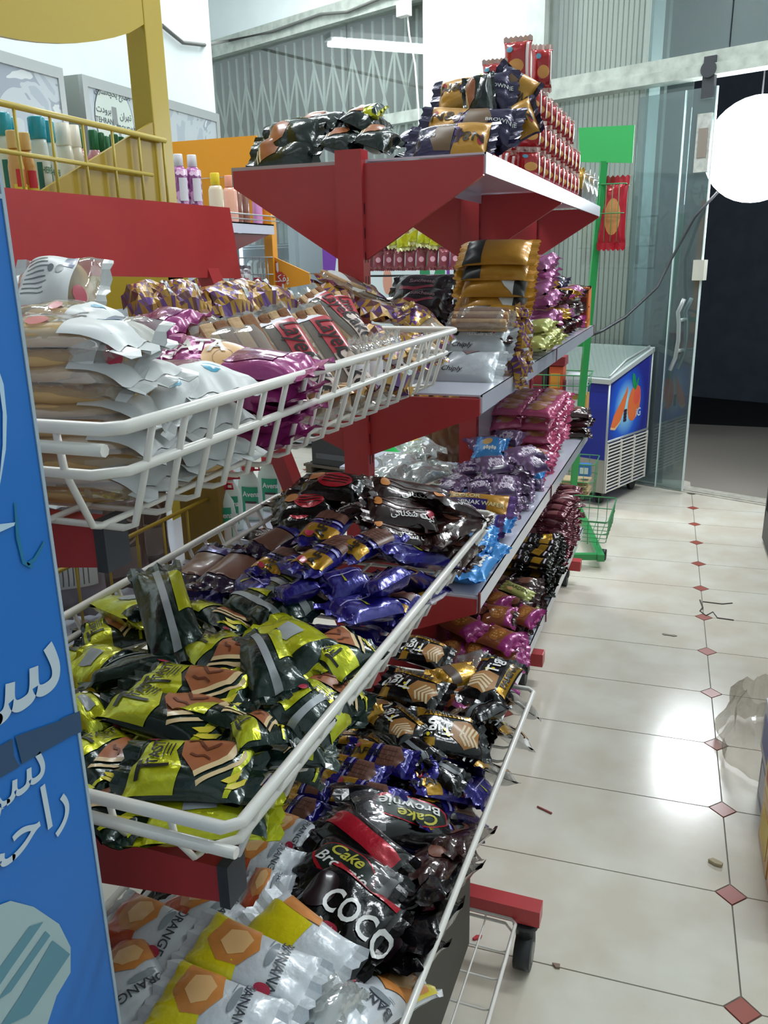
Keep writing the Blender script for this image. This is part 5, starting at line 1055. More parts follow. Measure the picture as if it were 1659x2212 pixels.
kind('crisps_red', 'crisp_packet', 'crisps', .13, .07, .03, foil('dull_red_crisp_foil', '8e4450', .25, .25), [('pale_print', mat('pale_pink_print_gloss', 'dba8b8', .3, coat=.4), [('P', [ell(.0, 0, .25, .5, 10)])], 1)], 2, crump=.007)
kind('drybag', 'pantry_bag', 'bag', .26, .14, .06, foil('mauve_bag_film', '8d8790', .4, .05), [('white_panel', mat('milky_label', 'dcdfe0', .4), [('P', [rect(-.4, -.7, .4, .7)])], 1), ('print_lines', ink('grey_ink2', '6f767c'), [('P', [rect(-.35, .55-.16*i, .3, .59-.16*i) for i in range(7)])], 1)], 2, crump=.008)
kind('bluebag', 'pantry_bag', 'bag', .22, .13, .06, foil('grey_bag_film', '8f9096', .4, .05), [('blue_panel', mat('royal_blue_print', '24499c', .4), [('P', [[(-.7, -.9), (.2, -.9), (-.1, .2), (-.7, .9)], [(.3, .9), (.7, -.2), (.7, .9)]])], 1)], 2, crump=.008)
kind('brownbag', 'pantry_bag', 'bag', .28, .12, .06, foil('brown_bag_film', '5c4640', .4, .05), [('oval_print', mat('beige_line_print', 'a08c84', .5), [('P', [ell(.2, 0, .26, .62, 20)])], 1), ('oval_inner', mat('brown_oval', '5a433d', .4), [('P', [ell(.2, 0, .22, .52, 20)])], 1), ('lower_panel', mat('taupe_print', '8a7a74', .5), [('P', [rect(-.7, -.6, -.1, .6)])], 1)], 2, crump=.006)
kind('breadbag', 'bread_packet', 'bread', .26, .12, .07, foil('brown_bread_film', '7a5434', .25, .05), [('amber_neck', foil('amber_film', 'c98a2e', .3, .1), [('P', [[(.5, -.9), (.9, -.6), (.9, .6), (.5, .9)]])], 1)], 2, crump=.012)
RR = random.Random(11)
Z3 = Vector((0, 0, 1))
# ================================================================== MIDDLE BASKET: green/lime cakes (foreground half)
G1 = 'green and lime cake packets in the middle basket'
T = lambda k, p0, p1, z0, z1, lb, **kw: pp(k, p0, p1, z0, z1, lb, G1, xm=-0.375, **kw)
T('tasty', (255, 1662), (572, 1672), 1.005, 1.005, 'large lime packet with black print lying frontmost in the middle basket', lean=.35)
T('tasty', (172, 1585), (300, 1700), 1.0, .985, 'green cake packet with banana picture against the blue freezer panel', roll=-10, lean=.2)
T('tasty', (232, 1500), (525, 1590), 1.015, 1.01, 'green packet with a large cake slice picture, behind the frontmost one', lean=.25, var=1)
T('tasty_back', (330, 1220), (392, 1430), 1.09, 1.03, 'dark green packet standing on end showing its white back seam', lean=.9)
T('tasty', (275, 1470), (560, 1512), 1.025, 1.02, 'green packet, caramel slice and lime end, in the basket centre', roll=12, var=2)
T('tasty', (425, 1382), (548, 1475), 1.03, 1.02, 'green packet with rounded cake picture just right of the standing one', lean=.4)
T('lime_back', (560, 1352), (715, 1440), 1.035, 1.03, 'bright yellow packet turned over with a white barcode patch', lean=.4)
T('tasty_back', (540, 1362), (612, 1515), 1.045, 1.02, 'dark green packet, pale seam running down its middle, by the yellow one', lean=.6)
T('tasty', (672, 1450), (790, 1380), 1.025, 1.03, 'green packet with cake picture pressed against the right basket rim', lean=.5, var=1)
T('tasty_back', (556, 1250), (680, 1335), 1.045, 1.035, 'green packet with lime side and white seam below the blue wafers', lean=.3)
T('tasty_back', (492, 1290), (620, 1345), 1.03, 1.03, 'blackish packet edged with yellow between green and blue heaps', roll=20)
T('tasty', (418, 1310), (540, 1375), 1.025, 1.02, 'crumpled lime packet behind the standing green packet', roll=-25, var=1)
T('lime_back', (150, 1435), (275, 1455), 1.01, 1.01, 'olive-lime crumpled packet beside the freezer edge', roll=15)
T('tasty_back', (170, 1478), (410, 1425), 1.01, 1.015, 'long dark packet with a thin pale seam, left in the basket', roll=-20)
T('lime_back', (235, 1300), (345, 1345), 1.01, 1.02, 'dull olive packet leaning on the back rim of the middle basket', roll=-15)
T('tasty', (160, 1390), (330, 1345), .99, 1.0, 'reddish brown cake packet near the back rim beside the olive one', roll=10, var=2)
T('tasty', (400, 1530), (570, 1590), 1.01, 1.0, 'green packet with lime corners below the caramel slice packets', roll=-30, var=1)
T('tasty', (480, 1600), (620, 1585), 1.015, 1.005, 'lime-edged packet with small red logo right of the slice picture', roll=-12)
T('tasty_back', (612, 1585), (730, 1500), 1.0, 1.01, 'glossy dark green packet tucked under the right rim', roll=25)
T('tasty', (560, 1590), (700, 1640), .985, .985, 'dark packet end in the right front corner of the middle basket', roll=30, var=2)
T('lime_back', (150, 1560), (232, 1530), 1.0, 1.0, 'small bright lime packet corner touching the freezer panel', roll=5)
T('tasty', (655, 1560), (760, 1480), 1.0, 1.0, 'green packet standing along the right rim beside the slice packet', roll=40, var=0)
# lower layer seen through the wires
for i in range(14):
    x = -.74+.11*(i % 4)+RR.uniform(-.01, .01); y = .59+.125*(i//4)+RR.uniform(-.01, .01)
    put('tasty' if i % 3 else 'lime_back', (x, y, .972), (1, RR.uniform(-.5, .5), 0), (RR.uniform(-.15, .15), RR.uniform(-.15, .15), 1), 'green and lime cake packet low in the middle basket under the others', 'bottom layer of green packets')
# blue wafers
G2 = 'violet-blue wafer packets in the middle basket'
T = lambda k, p0, p1, z0, z1, lb, **kw: pp(k, p0, p1, z0, z1, lb, G2, xm=-0.375, **kw)
T('wafer', (672, 1182), (742, 1102), 1.085, 1.09, 'violet wafer packet, yellow label upward, beside the red cakes', lean=.4, ws=1.2)
T('wafer', (640, 1240), (772, 1160), 1.085, 1.075, 'violet packet whose yellow label ends in FER, mid heap', lean=.5)
T('wafer', (728, 1208), (858, 1150), 1.075, 1.08, 'violet wafer packet slanting right below the brown cakes', roll=10)
T('wafer_plain', (815, 1192), (968, 1212), 1.08, 1.065, 'smooth blue packet with a bright highlight near the right rim', lean=.4, ws=1.25)
T('wafer', (835, 1232), (948, 1275), 1.06, 1.05, 'violet packet with yellow flecks below the smooth blue one', roll=-15)
T('wafer_plain', (690, 1278), (800, 1250), 1.06, 1.06, 'blue wafer packet in the middle of the heap, pale sheen', roll=10)
T('wafer_plain', (712, 1330), (858, 1300), 1.05, 1.045, 'lowest blue packet next to the black strip and cake picture', roll=5, ws=1.2)
T('wafer', (835, 1338), (880, 1285), 1.04, 1.045, 'small upright violet packet beside the right rim', roll=-10)
T('wafer_clear', (395, 1275), (490, 1180), 1.035, 1.045, 'smoky film wafer packet nearest the back rim', lean=.3, ws=1.3)
T('wafer_clear', (455, 1275), (560, 1185), 1.045, 1.05, 'dark brown wafer packet left of the blue packets', lean=.3, ws=1.3)
T('wafer', (560, 1245), (645, 1190), 1.06, 1.065, 'violet-blue packet with small yellow print, left in heap', roll=10)
T('wafer_plain', (590, 1300), (690, 1265), 1.05, 1.06, 'crumpled blue packet above the green packets', roll=-20)
T('wafer_plain', (780, 1290), (870, 1240), 1.055, 1.06, 'blue wafer packet half buried near the rim', roll=-25)
T('wafer_clear', (540, 1200), (650, 1140), 1.06, 1.07, 'dark violet packet reflecting light below the black-red cakes', roll=15)
T('wafer', (880, 1310), (945, 1280), 1.03, 1.035, 'violet packet poking over the right basket rim', roll=-20)
T('wafer_plain', (520, 1250), (590, 1300), 1.04, 1.04, 'dark blue packet corner between wafers and lime packets', roll=12)
T('wafer_plain', (605, 1215), (700, 1245), 1.06, 1.07, 'blue packet lying under the FER packet', roll=0)
for i in range(12):
    x = -.76+.105*(i % 4)+RR.uniform(-.01, .01); y = 1.0+.10*(i//4)+RR.uniform(-.01, .01)
    put('wafer_plain' if i % 2 else 'wafer', (x, y, .980), (1, RR.uniform(-.6, .6), 0), (RR.uniform(-.2, .2), RR.uniform(-.2, .2), 1), 'violet-blue wafer packet low in the middle basket under the others', 'bottom layer of violet wafers')
# brown + red cakes at the far end
G3 = 'dark chocolate cake packets at the far end of the middle basket'
T = lambda k, p0, p1, z0, z1, lb, **kw: pp(k, p0, p1, z0, z1, lb, G3, xm=-0.375, **kw)
T('choc', (790, 1052), (985, 1088), 1.14, 1.12, 'uppermost brown chocolate packet of the three stacked rows', lean=.5, ws=1.1)
T('choc', (778, 1098), (958, 1122), 1.115, 1.10, 'brown chocolate packet, middle row of the stack', lean=.5, ws=1.1)
T('choc', (780, 1140), (952, 1165), 1.095, 1.08, 'brown chocolate packet, bottom row above the blue wafers', lean=.5, ws=1.1)
T('choc', (930, 1080), (1020, 1110), 1.12, 1.09, 'brown packet with cream cookie print at the right of stack', roll=15)
T('darkchoc', (930, 1150), (1020, 1120), 1.08, 1.08, 'crinkled black-brown packet end beside the basket corner', roll=20)
T('darkchoc', (905, 1185), (985, 1150), 1.06, 1.06, 'glossy dark packet under the brown rows near the rim', roll=-20)
T('darkchoc', (950, 1215), (1010, 1160), 1.04, 1.045, 'crumpled dark packet against the far right rim', roll=30)
T('choc_red', (640, 1050), (800, 1062), 1.12, 1.12, 'black-red cake packet with orange cookie, topmost at the back', lean=.4, ws=1.1)
T('choc_red', (590, 1100), (735, 1092), 1.095, 1.10, 'black-red cake packet with bright red panel, left one', lean=.4)
T('choc_red', (590, 1140), (700, 1120), 1.07, 1.08, 'dark cake packet below the red panel one', roll=12)
T('choc', (700, 1130), (800, 1100), 1.08, 1.10, 'dark brown packet between red cakes and brown rows', roll=-18)
T('darkchoc', (640, 1085), (700, 1040), 1.09, 1.10, 'crinkled black packet end at the back rim', roll=10)
for i in range(8):
    x = -.74+.11*(i % 4); y = 1.36+.10*(i//4)
    put('choc', (x, y, .985+.04*(i//4)), (1, RR.uniform(-.4, .4), 0), (RR.uniform(-.2, .2), RR.uniform(-.1, .2), 1), 'dark chocolate packet low at the far end of the middle basket', 'bottom layer of chocolate packets')
for i, (x, y, z) in enumerate([(-.66, 1.47, 1.02), (-.55, 1.48, 1.03), (-.47, 1.46, 1.03), (-.62, 1.40, 1.06), (-.52, 1.42, 1.07)]):
    put('choc', (x, y, z), (1, RR.uniform(-.3, .3), 0), (0, -.2, 1), 'dark chocolate packet supporting the rows at the far end', 'middle layer of chocolate packets')

# ================================================================== LOWEST BASKET
G4 = 'black and gold wafer packets in the lowest basket'
T = lambda k, p0, p1, z0, z1, lb, **kw: pp(k, p0, p1, z0, z1, lb, G4, xm=-.30, **kw)
T('tigo', (975, 1430), (862, 1395), .70, .72, 'black and gold wafer packet touching the red plate', lean=.5)
T('tigo', (968, 1515), (822, 1468), .70, .71, 'black wafer packet showing gold side and layered wafer picture', lean=.5, ws=1.15)
T('goldfoil', (935, 1470), (1035, 1448), .70, .69, 'yellow-gold foil packet behind the gold-sided one', roll=10)
T('tigo', (1030, 1525), (1092, 1425), .68, .69, 'black packet with white script lettering leaning at the far corner', lean=.4, ws=1.2, flip=False)
T('tigo', (905, 1605), (822, 1535), .69, .70, 'black packet with tan wafer slice left of the big white-lettered packet', lean=.4)
T('tigo', (1052, 1600), (888, 1570), .69, .70, 'big black packet, white script lettering, in front centre', lean=.5, ws=1.25)
T('tigo', (1125, 1605), (1048, 1560), .665, .67, 'white-lettered black packet pushed against the aisle-side rim', roll=-20)
T('tigo', (1090, 1680), (990, 1640), .66, .67, 'gold and black packet above the blue rows at the rim', lean=.3)
T('black_back', (1070, 1490), (1145, 1540), .675, .66, 'black and white packet back at the far right corner', roll=20)
T('black_back', (790, 1555), (935, 1650), .68, .68, 'black packet with dull seam lying diagonally under the gold-trimmed ones', roll=10)
T('black_back', (1000, 1560), (1080, 1520), .67, .67, 'crumpled black packet between two white-lettered packets', roll=-15)
T('tigo', (860, 1680), (760, 1600), .67, .685, 'dark packet with gold trim below the middle basket rim', roll=-10)
T('goldfoil', (740, 1560), (820, 1520), .69, .70, 'dull gold packet deep beneath the middle basket', roll=0)
T('black_back', (900, 1650), (1010, 1690), .66, .65, 'black packet low beside the blue wafers', roll=5)
for i in range(12):
    put('tigo' if i % 2 else 'black_back', (-.645+.09*(i % 4)+RR.uniform(-.01, .01), 1.22+.11*(i//4), .60), (1, RR.uniform(-.6, .6), 0), (RR.uniform(-.2, .2), RR.uniform(-.2, .2), 1), 'black and gold wafer packet low in the lowest basket', 'bottom layer of black and gold packets')
G5 = 'blue wafer packets in rows in the lowest basket'
T = lambda k, p0, p1, z0, z1, lb, **kw: pp(k, p0, p1, z0, z1, lb, G5, xm=-.30, **kw)
BL_ = [((745, 1622), (900, 1655), .69, 'farthest'), ((690, 1652), (838, 1690), .69, 'second'), ((703, 1700), (872, 1740), .69, 'third')]
for a, b, z, w_ in BL_: T('wafer', a, b, z, z-.005, 'blue wafer packet, %s of the left column in the lowest basket' % w_, lean=.4, ws=1.1)
for (a, b), w_ in zip((((905, 1652), (1030, 1692)), ((885, 1690), (1030, 1722)), ((875, 1722), (1035, 1762)), ((880, 1768), (1020, 1800))), ('farthest, plain side up', 'second', 'third', 'nearest')):
    T('wafer_plain' if 'plain' in w_ else 'wafer', a, b, .675, .655, 'blue wafer packet, %s of the right column by the rim' % w_, lean=.35, ws=1.1)
T('wafer_plain', (1010, 1730), (1045, 1690), .645, .65, 'plain blue packet end against the rim wires', roll=30)
T('wafer', (595, 1735), (700, 1765), .685, .685, 'gold-labelled wafer packet left of the red-striped cake', roll=10, ws=1)
T('wafer', (570, 1795), (680, 1815), .68, .68, 'lower gold-labelled wafer packet left of the red-striped cake', roll=10)
T('wafer', (620, 1700), (720, 1712), .685, .685, 'gold-labelled wafer packet beside the middle basket rim', roll=0)
T('wafer', (585, 1765), (660, 1790), .66, .66, 'violet-black wafer packet squeezed between the gold-labelled ones', roll=0)
for i in range(10):
    put('wafer', (-.645+.085*(i % 4), .98+.09*(i//4), .60), (1, RR.uniform(-.3, .3), 0), (RR.uniform(-.15, .15), RR.uniform(-.15, .15), 1), 'blue wafer packet low in the lowest basket', 'bottom layer of blue wafers')
G6 = 'black cocoa cake packets in the lowest basket'
T = lambda k, p0, p1, z0, z1, lb, **kw: pp(k, p0, p1, z0, z1, lb, G6, xm=-.295, **kw)
T('brownie', (1000, 1800), (735, 1740), .70, .715, 'black cake packet reading Cake Brownie next to the blue wafers', lean=.4, ws=1)
T('cocoside', (700, 1755), (870, 1900), .725, .705, 'black packet on edge showing its bright red side strip', lean=.2)
T('brownie', (650, 1830), (850, 1965), .715, .70, 'black packet with yellow Cake lettering and red-edged oval', lean=.5, ws=.9)
T('coco', (640, 1905), (835, 2065), .725, .70, 'large black packet with big round white letters and red logo', lean=.5, ws=1.15)
T('coco', (870, 1960), (985, 1870), .665, .66, 'black cocoa packet stacked against the rim, letters half hidden', roll=-20)
T('coco', (850, 2060), (935, 1960), .66, .665, 'black cocoa packet by the rim below the clear-flapped one', roll=-25)
T('coco', (820, 2100), (900, 2030), .65, .655, 'nearest black cocoa packet beside the rim wires', roll=-15)
T('darkchoc', (900, 1900), (1000, 1830), .67, .655, 'glossy black crumpled packet end above the red foot', roll=10)
T('darkchoc', (950, 1850), (1030, 1790), .655, .65, 'crinkled black packet in the corner of red foot and rim', roll=-10)
for i in range(6):
    put('coco', (-.62+.10*(i % 3), .74+.13*(i//3), .61), (1, .3, 0), (RR.uniform(-.15, .15), 0, 1), 'black cocoa cake packet low in the lowest basket', 'bottom layer of cocoa packets')
G7 = 'white fruit cake packets in the lowest basket'
T = lambda k, p0, p1, z0, z1, lb, **kw: pp(k, p0, p1, z0, z1, lb, G7, xm=-0.29, **kw)
T('banana_back', (545, 1960), (745, 2125), .75, .725, 'yellow and white cake packet lying below the big-lettered black packet', lean=.4)
T('banana', (400, 2025), (685, 2160), .765, .745, 'white and yellow packet reading BANANA in the bottom foreground', lean=.5)
T('banana', (325, 2140), (600, 2250), .765, .75, 'lowest BANANA packet cut off by the bottom picture edge', lean=.5, var=0)
T('orange', (225, 1980), (432, 2070), .75, .745, 'white packet reading ORANGE next to the back rim', lean=.5)
T('orange', (232, 2040), (320, 2225), .755, .74, 'white and orange packet standing beside the blue freezer', lean=.6, var=1)
T('orange', (375, 1925), (510, 2040), .745, .73, 'orange-red and white packet behind the BANANA one', lean=.4, flip=False, var=1)
T('orange', (480, 1830), (640, 1900), .73, .71, 'orange packet with white end under the grey arm cap', lean=.3)
T('orange', (520, 1930), (620, 1955), .73, .72, 'red-orange packet half under the big-lettered black packet', roll=10)
T('banana', (905, 2110), (700, 2225), .715, .72, 'BANANA packet at the rim in the bottom right of the basket', lean=.5)
T('clearbag_plain', (640, 2150), (760, 2230), .72, .72, 'clear crumpled wrapper between two BANANA packets', roll=0)
T('orange', (560, 1790), (690, 1840), .70, .70, 'orange cake packet beneath the middle basket corner', roll=8)
for i in range(9):
    put('orange' if i % 2 else 'banana', (-.60+.11*(i % 3), .56+.09*(i//3), .625+.03*(i % 2)), (1, RR.uniform(-.5, .5), 0), (RR.uniform(-.15, .15), 0, 1), 'white fruit cake packet low in the lowest basket', 'bottom layer of fruit cakes')

# ================================================================== TOP BASKET
def px_(k, p0, p1, x0, x1, label, group, roll=0, ws=1, lean=0, var=None, up=(0, 0, 1)):
    """ends as seen (pixels) and how far left of the aisle line (x) each end lies"""
    A, B = onx(*p0, x0), onx(*p1, x1); ax = B-A; up = Matrix.Rotation(radians(roll), 3, ax.normalized()) @ Vector(up)
    up = (up+(CC-(A+B)/2).normalized()*lean).normalized(); return put(k, (A+B)/2, ax, up, label, group, ax.length, var, ws)
G8 = 'clear wrapped flatbreads in the top basket'
T = lambda k, p0, p1, x0, x1, lb, **kw: px_(k, p0, p1, x0, x1, lb, G8, **kw)
lbs = ['bottom flatbread packet of the stack behind the near basket corner', 'second flatbread packet from the bottom of the stack', 'third flatbread packet from the bottom, white crimp outward', 'fourth flatbread packet, blue patch by the rim', 'fifth flatbread packet with red logo below the printed one']
for k, (z, lb) in enumerate(zip((1.300, 1.333, 1.366, 1.400, 1.432), lbs)):
    put('flatbread', (-.575+.008*(k % 2), .66-.004*k, z), (1, .10+.08*(k % 3), 0), (0, 0, 1), lb, G8, L=.22, wscale=1.15)
T('flatbread_back', (85, 765), (330, 780), -.60, -.47, 'flatbread packet showing its printed white back label', lean=1.2)
T('flatbread', (30, 700), (270, 715), -.66, -.54, 'flatbread packet near the top, tan bread under clear film')
T('flatbread_back', (20, 645), (232, 640), -.70, -.60, 'topmost white wrapper with zigzag edge against the red header', lean=1.2)
T('flatbread', (250, 850), (420, 880), -.56, -.47, 'flatbread packet with round golden bread next to pink packets', lean=.5)
for k in range(3): put('flatbread', (-.53, .77+.008*k, 1.305+.034*k), (1, -.35, 0), (0, 0, 1), 'flatbread packet with blue patch behind the front stack, %s from the bottom' % ORD[k], G8, L=.17)
for k in range(3): put('flatbread', (-.72, .66+.02*k, 1.31+.045*k), (1, .2, 0), (0, 0, 1), 'flatbread packet at the back of the near stack, %s from bottom' % ORD[k], G8, L=.2)
G9 = 'magenta roll cake packets in the top basket'
T = lambda k, p0, p1, x0, x1, lb, **kw: px_(k, p0, p1, x0, x1, lb, G9, **kw)
T('gata', (345, 778), (600, 832), -.60, -.47, 'magenta roll cake packet with spiral picture and white lettering', lean=.8, ws=1.1)
T('gata', (355, 742), (500, 765), -.68, -.58, 'magenta packet behind, only its white lettering showing', lean=.3)
T('magenta_plain', (290, 705), (420, 705), -.72, -.62, 'magenta packet at the back under the two-layer label', lean=.4)
for k in range(4): put('magenta_plain', (-.525+.008*k, .905-.008*k, 1.300+.027*k), (1, -.3+.1*k, 0), (0, -.15, 1), 'plain magenta packet under the roll cake, %s from the bottom' % ORD[k], G9, L=.19)
for k in range(3): put('magenta_plain', (-.68, .90, 1.30+.045*k), (1, .2, 0), (0, 0, 1), 'plain magenta packet at the basket back, %s from the bottom' % ORD[k], G9, L=.18)
G10 = 'long clear-wrapped layer cakes leaning in the top basket'
T = lambda k, p0, p1, x0, x1, lb, **kw: px_(k, p0, p1, x0, x1, lb, G10, **kw)
T('rollcake', (475, 688), (608, 905), -.60, -.47, 'leftmost leaning layer cake, plain shiny film', lean=.5, ws=1.6)
T('layercake', (560, 668), (712, 905), -.60, -.465, 'second leaning layer cake with red Layer Cake label', lean=.7, ws=1.5)
T('layercake', (640, 660), (790, 885), -.61, -.465, 'third leaning layer cake with big red label', lean=.7, ws=1.5)
T('layercake', (650, 628), (802, 765), -.68, -.54, 'fourth layer cake lying across the others, label half turned', lean=.6, ws=1.3)
T('layercake', (715, 632), (775, 760), -.70, -.59, 'fifth leaning layer cake behind, white TWO LAYER strip', lean=.6, ws=1.3)
T('rollcake', (400, 685), (480, 790), -.68, -.58, 'layer cake at the back with a red band', lean=.4, ws=1.2)
for k in range(3): put('rollcake', (-.56, 1.06+.07*k, 1.31), (.25, .1, 0), (0, 0, 1), 'layer cake lying flat beneath the leaning ones, %s along' % ORD[k], G10)
G11 = 'purple and gold mosaic biscuit packets in the top basket'
T = lambda k, p0, p1, x0, x1, lb, **kw: px_(k, p0, p1, x0, x1, lb, G11, **kw)
ml = [((275, 668), (385, 640), -.76, 'mosaic packet farthest left, above the magenta ones'), ((340, 662), (450, 645), -.74, 'mosaic packet second from left under the red header'), ((425, 660), (545, 645), -.72, 'mosaic packet third from left behind the leaning cakes'),
      ((480, 655), (590, 632), -.74, 'mosaic packet behind the second leaning cake'), ((540, 660), (650, 655), -.74, 'mosaic packet between the leaning cakes'), ((700, 600), (815, 640), -.74, 'topmost mosaic packet in front of the red post'),
      ((780, 668), (885, 690), -.66, 'mosaic packet with crumpled gold end right of the leaning cakes'), ((850, 655), (940, 705), -.68, 'rightmost upper mosaic packet near the basket corner'), ((770, 720), (905, 745), -.60, 'mosaic packet lying across the middle right'),
      ((780, 790), (870, 820), -.52, 'mosaic packet seen through the wires'), ((690, 625), (770, 665), -.74, 'mosaic packet tucked behind the topmost one')]
for a, b, x, lb in ml: T('mosaic' if 'topmost' in lb and 'behind' not in lb else 'mosaic_full', a, b, x, x+.05, lb, lean=.5, ws=1.1)
T('mosaic', (960, 745), (865, 670), -.50, -.60, 'clear packet of pale wafers sloping to the basket corner', lean=.4)
T('mosaic', (935, 790), (870, 730), -.48, -.56, 'clear wafer packet below the sloping one at the corner', lean=.4)
for k in range(4): put('wafer_white', (-.49, 1.20+.05*k, 1.335), (.05, .02, 1), (1, -.3, .3), 'white wrapped wafer standing by the front wires, %s from the left' % ORD[k], 'white wrapped wafers', L=.11)
for k in range(8): put('mosaic_full' if k % 2 else 'mosaic', (-.75+.11*(k % 3), 1.20+.12*(k//3), 1.31+.04*(k % 2)), (1, RR.uniform(-.5, .5), 0), (RR.uniform(-.2, .2), RR.uniform(-.2, .2), 1), 'mosaic biscuit packet low in the top basket', 'bottom layer of mosaic packets')

# ================================================================== GONDOLA: top shelf
G12 = 'cake packets on the top shelf'; zt = ZS[3]+.004
def U(k, p0, p1, y, lb, group, up=(0, -.35, 1), **kw):
    A, B = ony(*p0, y), ony(*p1, y); return put(k, (A+B)/2, B-A, up, lb, group, (B-A).length, **kw)
U('bigtasty', (540, 340), (695, 325), 1.84, 'black cake packet at the left tip of the top shelf', G12, up=(0, -1, .7))
U('bigtasty', (565, 312), (700, 290), 1.86, 'black cake packet lying on the leftmost one', G12, up=(0, -1, .7), var=0)
U('bigtasty', (700, 300), (790, 320), 1.86, 'black packet with lime trim behind the red post top', G12)
U('bigtasty', (640, 275), (760, 265), 1.92, 'glossy black packet on top of the left heap', G12, var=1)
U('bigtasty', (745, 245), (830, 285), 1.92, 'black packet end with bright yellow flap', G12, var=0)
U('lime_back', (775, 255), (830, 238), 1.93, 'bright lime flap packet sticking up between the two heaps', G12)
U('bigtasty', (775, 290), (860, 320), 1.86, 'black packet leaning right of the post', G12)
U('nj', (1075, 300), (880, 312), 1.85, 'gold and violet packet frontmost right of the post', G12, up=(0, -1, .8), var=1)
U('nj', (905, 270), (1130, 275), 1.93, 'gold packet with brown initials in the middle of the right heap', G12, up=(0, -1, .7))
U('nj', (932, 215), (1120, 190), 2.02, 'gold packet with brown initials at the top of the right heap', G12, up=(0, -1, .6))
U('bigtasty', (1000, 220), (1070, 200), 1.98, 'round-ended black packet on the right heap', G12, up=(0, -1, .4), var=1)
U('nj', (1150, 225), (1060, 170), 2.05, 'dark violet packet end poking up at the back', G12, up=(0, -1, .3), var=1)
U('nj', (1165, 240), (1060, 300), 2.0, 'dark violet packet drooping at the right of the heap', G12, up=(0, -1, .5))
U('nj', (1120, 290), (830, 300), 1.96, 'violet packet underneath the gold packets', G12, up=(0, -.3, 1))
for k in range(4): put('nj', (-.60+.04*(k % 2), 2.0+.10*(k//2), zt+.03+.045*(k % 2)), (1, .1, 0), (0, -.2, 1), 'gold and violet packet low in the right heap on the top shelf', 'bottom layer of gold and violet packets')
# red biscuit rolls: standing stacks receding along the shelf
G13 = 'red film biscuit packets stacked on the top shelf'
lv = ['bottom', 'middle', 'top']
for c in range(10):
    for r in range(3 if c < 8 else 2):
        put('redbiscuit', (-.475, 2.44+c*.088, zt+.041+r*.077), (0, .04, 1), (.55, -1, 0), 'red biscuit packet, %s level, %s stack along the top shelf' % (lv[r], ORD[c]), G13, L=.080, wscale=1.15)
for c in range(3):
    for r in range(3): put('redbiscuit', (-.55, 2.40+c*.09, zt+.041+r*.077), (0, 0, 1), (0, -1, 0), 'red biscuit packet, %s level, %s in the inner row' % (lv[r], ORD[c]), G13, L=.080, wscale=1.2)
put('redbiscuit', (-.515, 2.46, zt+.3), (0, 0, 1), (0, -1, 0), 'tall red biscuit packet crowning the stacks, left one', G13, L=.125, wscale=1.3)
put('redbiscuit', (-.465, 2.54, zt+.295), (0, 0, 1), (.4, -1, 0), 'red biscuit packet crowning the stacks, right one', G13, L=.12, wscale=1.0)
put('redbiscuit', (-.54, 2.30, zt+.23), (0, 0, 1), (0, -1, 0), 'red and orange packet left of the crowning ones', G13, L=.10, wscale=1.1)
for r in range(2): put('redbiscuit', (-.54, 2.30, zt+.05+.085*r), (0, 0, 1), (0, -1, 0), 'red packet under the red and orange one, %s level' % lv[r], G13, L=.085, wscale=1.1)
G14 = 'shiny clear bags at the far end of the top shelf'
for k in range(6): put('clearbag_plain' if k % 2 else 'goldfoil', (-.47, 3.38+k*.07, zt+.05), (.1, .05, 1), (1, -.4, 0), 'shiny bag on the far end of the top shelf, %s along' % ORD[k], G14, L=.14)

# upper shelf
zu = ZS[2]+.004; G15 = 'stacked packets on the upper shelf'
def S(k, y, z, x0, x1, lb, group=G15, up=(0, -.3, 1), dy=0, **kw): return put(k, ((x0+x1)/2, y, z), (x1-x0, dy, 0), up, lb, group, abs(x1-x0), **kw)
S('silver', 1.99, zu+.030, -.64, -.43, 'silver-white packet lying nearest on the upper shelf', up=(0, -.9, 1), wscale=1.15)
S('silver', 2.07, zu+.080, -.64, -.42, 'second silver-white packet resting on the first', up=(0, -.9, 1), wscale=1.15)
S('mustard', 2.16, zu+.03, -.65, -.46, 'mustard packet flat beneath the clear roll cake', dy=.02)
S('rollcake', 2.08, zu+.140, -.60, -.425, 'brown two-layer roll cake in clear film above the silver packets', up=(0, -.8, 1), wscale=1.1)
S('choc', 2.09, zu+.100, -.62, -.43, 'maroon packet edge between roll cake and silver packets', up=(0, -.5, 1))
st = [('mustard_white', 2.33, .165, 'mustard packet with white quarter circle, lower of the two'), ('mustard_white', 2.34, .218, 'mustard packet with white quarter circle, upper of the two'), ('mustard', 2.35, .262, 'mustard packet with black left end, second from the top'), ('mustard', 2.36, .300, 'topmost mustard packet with black left end')]
for k_, y, dz, lb in st: S(k_, y, zu+dz, -.65, -.425, lb, up=(0, -.8, 1), wscale=1.1)
for k in range(3): S('mustard', 2.34, zu+.025+.045*k, -.65, -.45, 'mustard packet hidden low in the stack, %s from the shelf' % ORD[k])
S('goldfoil', 2.18, zu+.150, -.60, -.41, 'gold foil packet whose crumpled end overhangs the roll cake')
for k, (y, z) in enumerate(((2.13, .09), (2.19, .05), (2.11, .02), (2.18, .12))): put('mosaic_full', (-.425, y, zu+z), (.25, -.1, -1), (1, -.4, .2), 'mosaic wrapper end hanging over the shelf lip, %s one' % ['upper front', 'upper rear', 'lower front', 'topmost'][k], 'mosaic wrapper ends on the upper shelf', L=.11, wscale=.55)
S('blackred', 2.40, zu+.20, -.87, -.68, 'black and crimson packet left of the mustard stack, upper', up=(0, -.8, 1), wscale=1.3)
S('blackred', 2.36, zu+.165, -.85, -.67, 'black and crimson packet left of the mustard stack, lower', up=(0, -.8, 1), wscale=1.2)
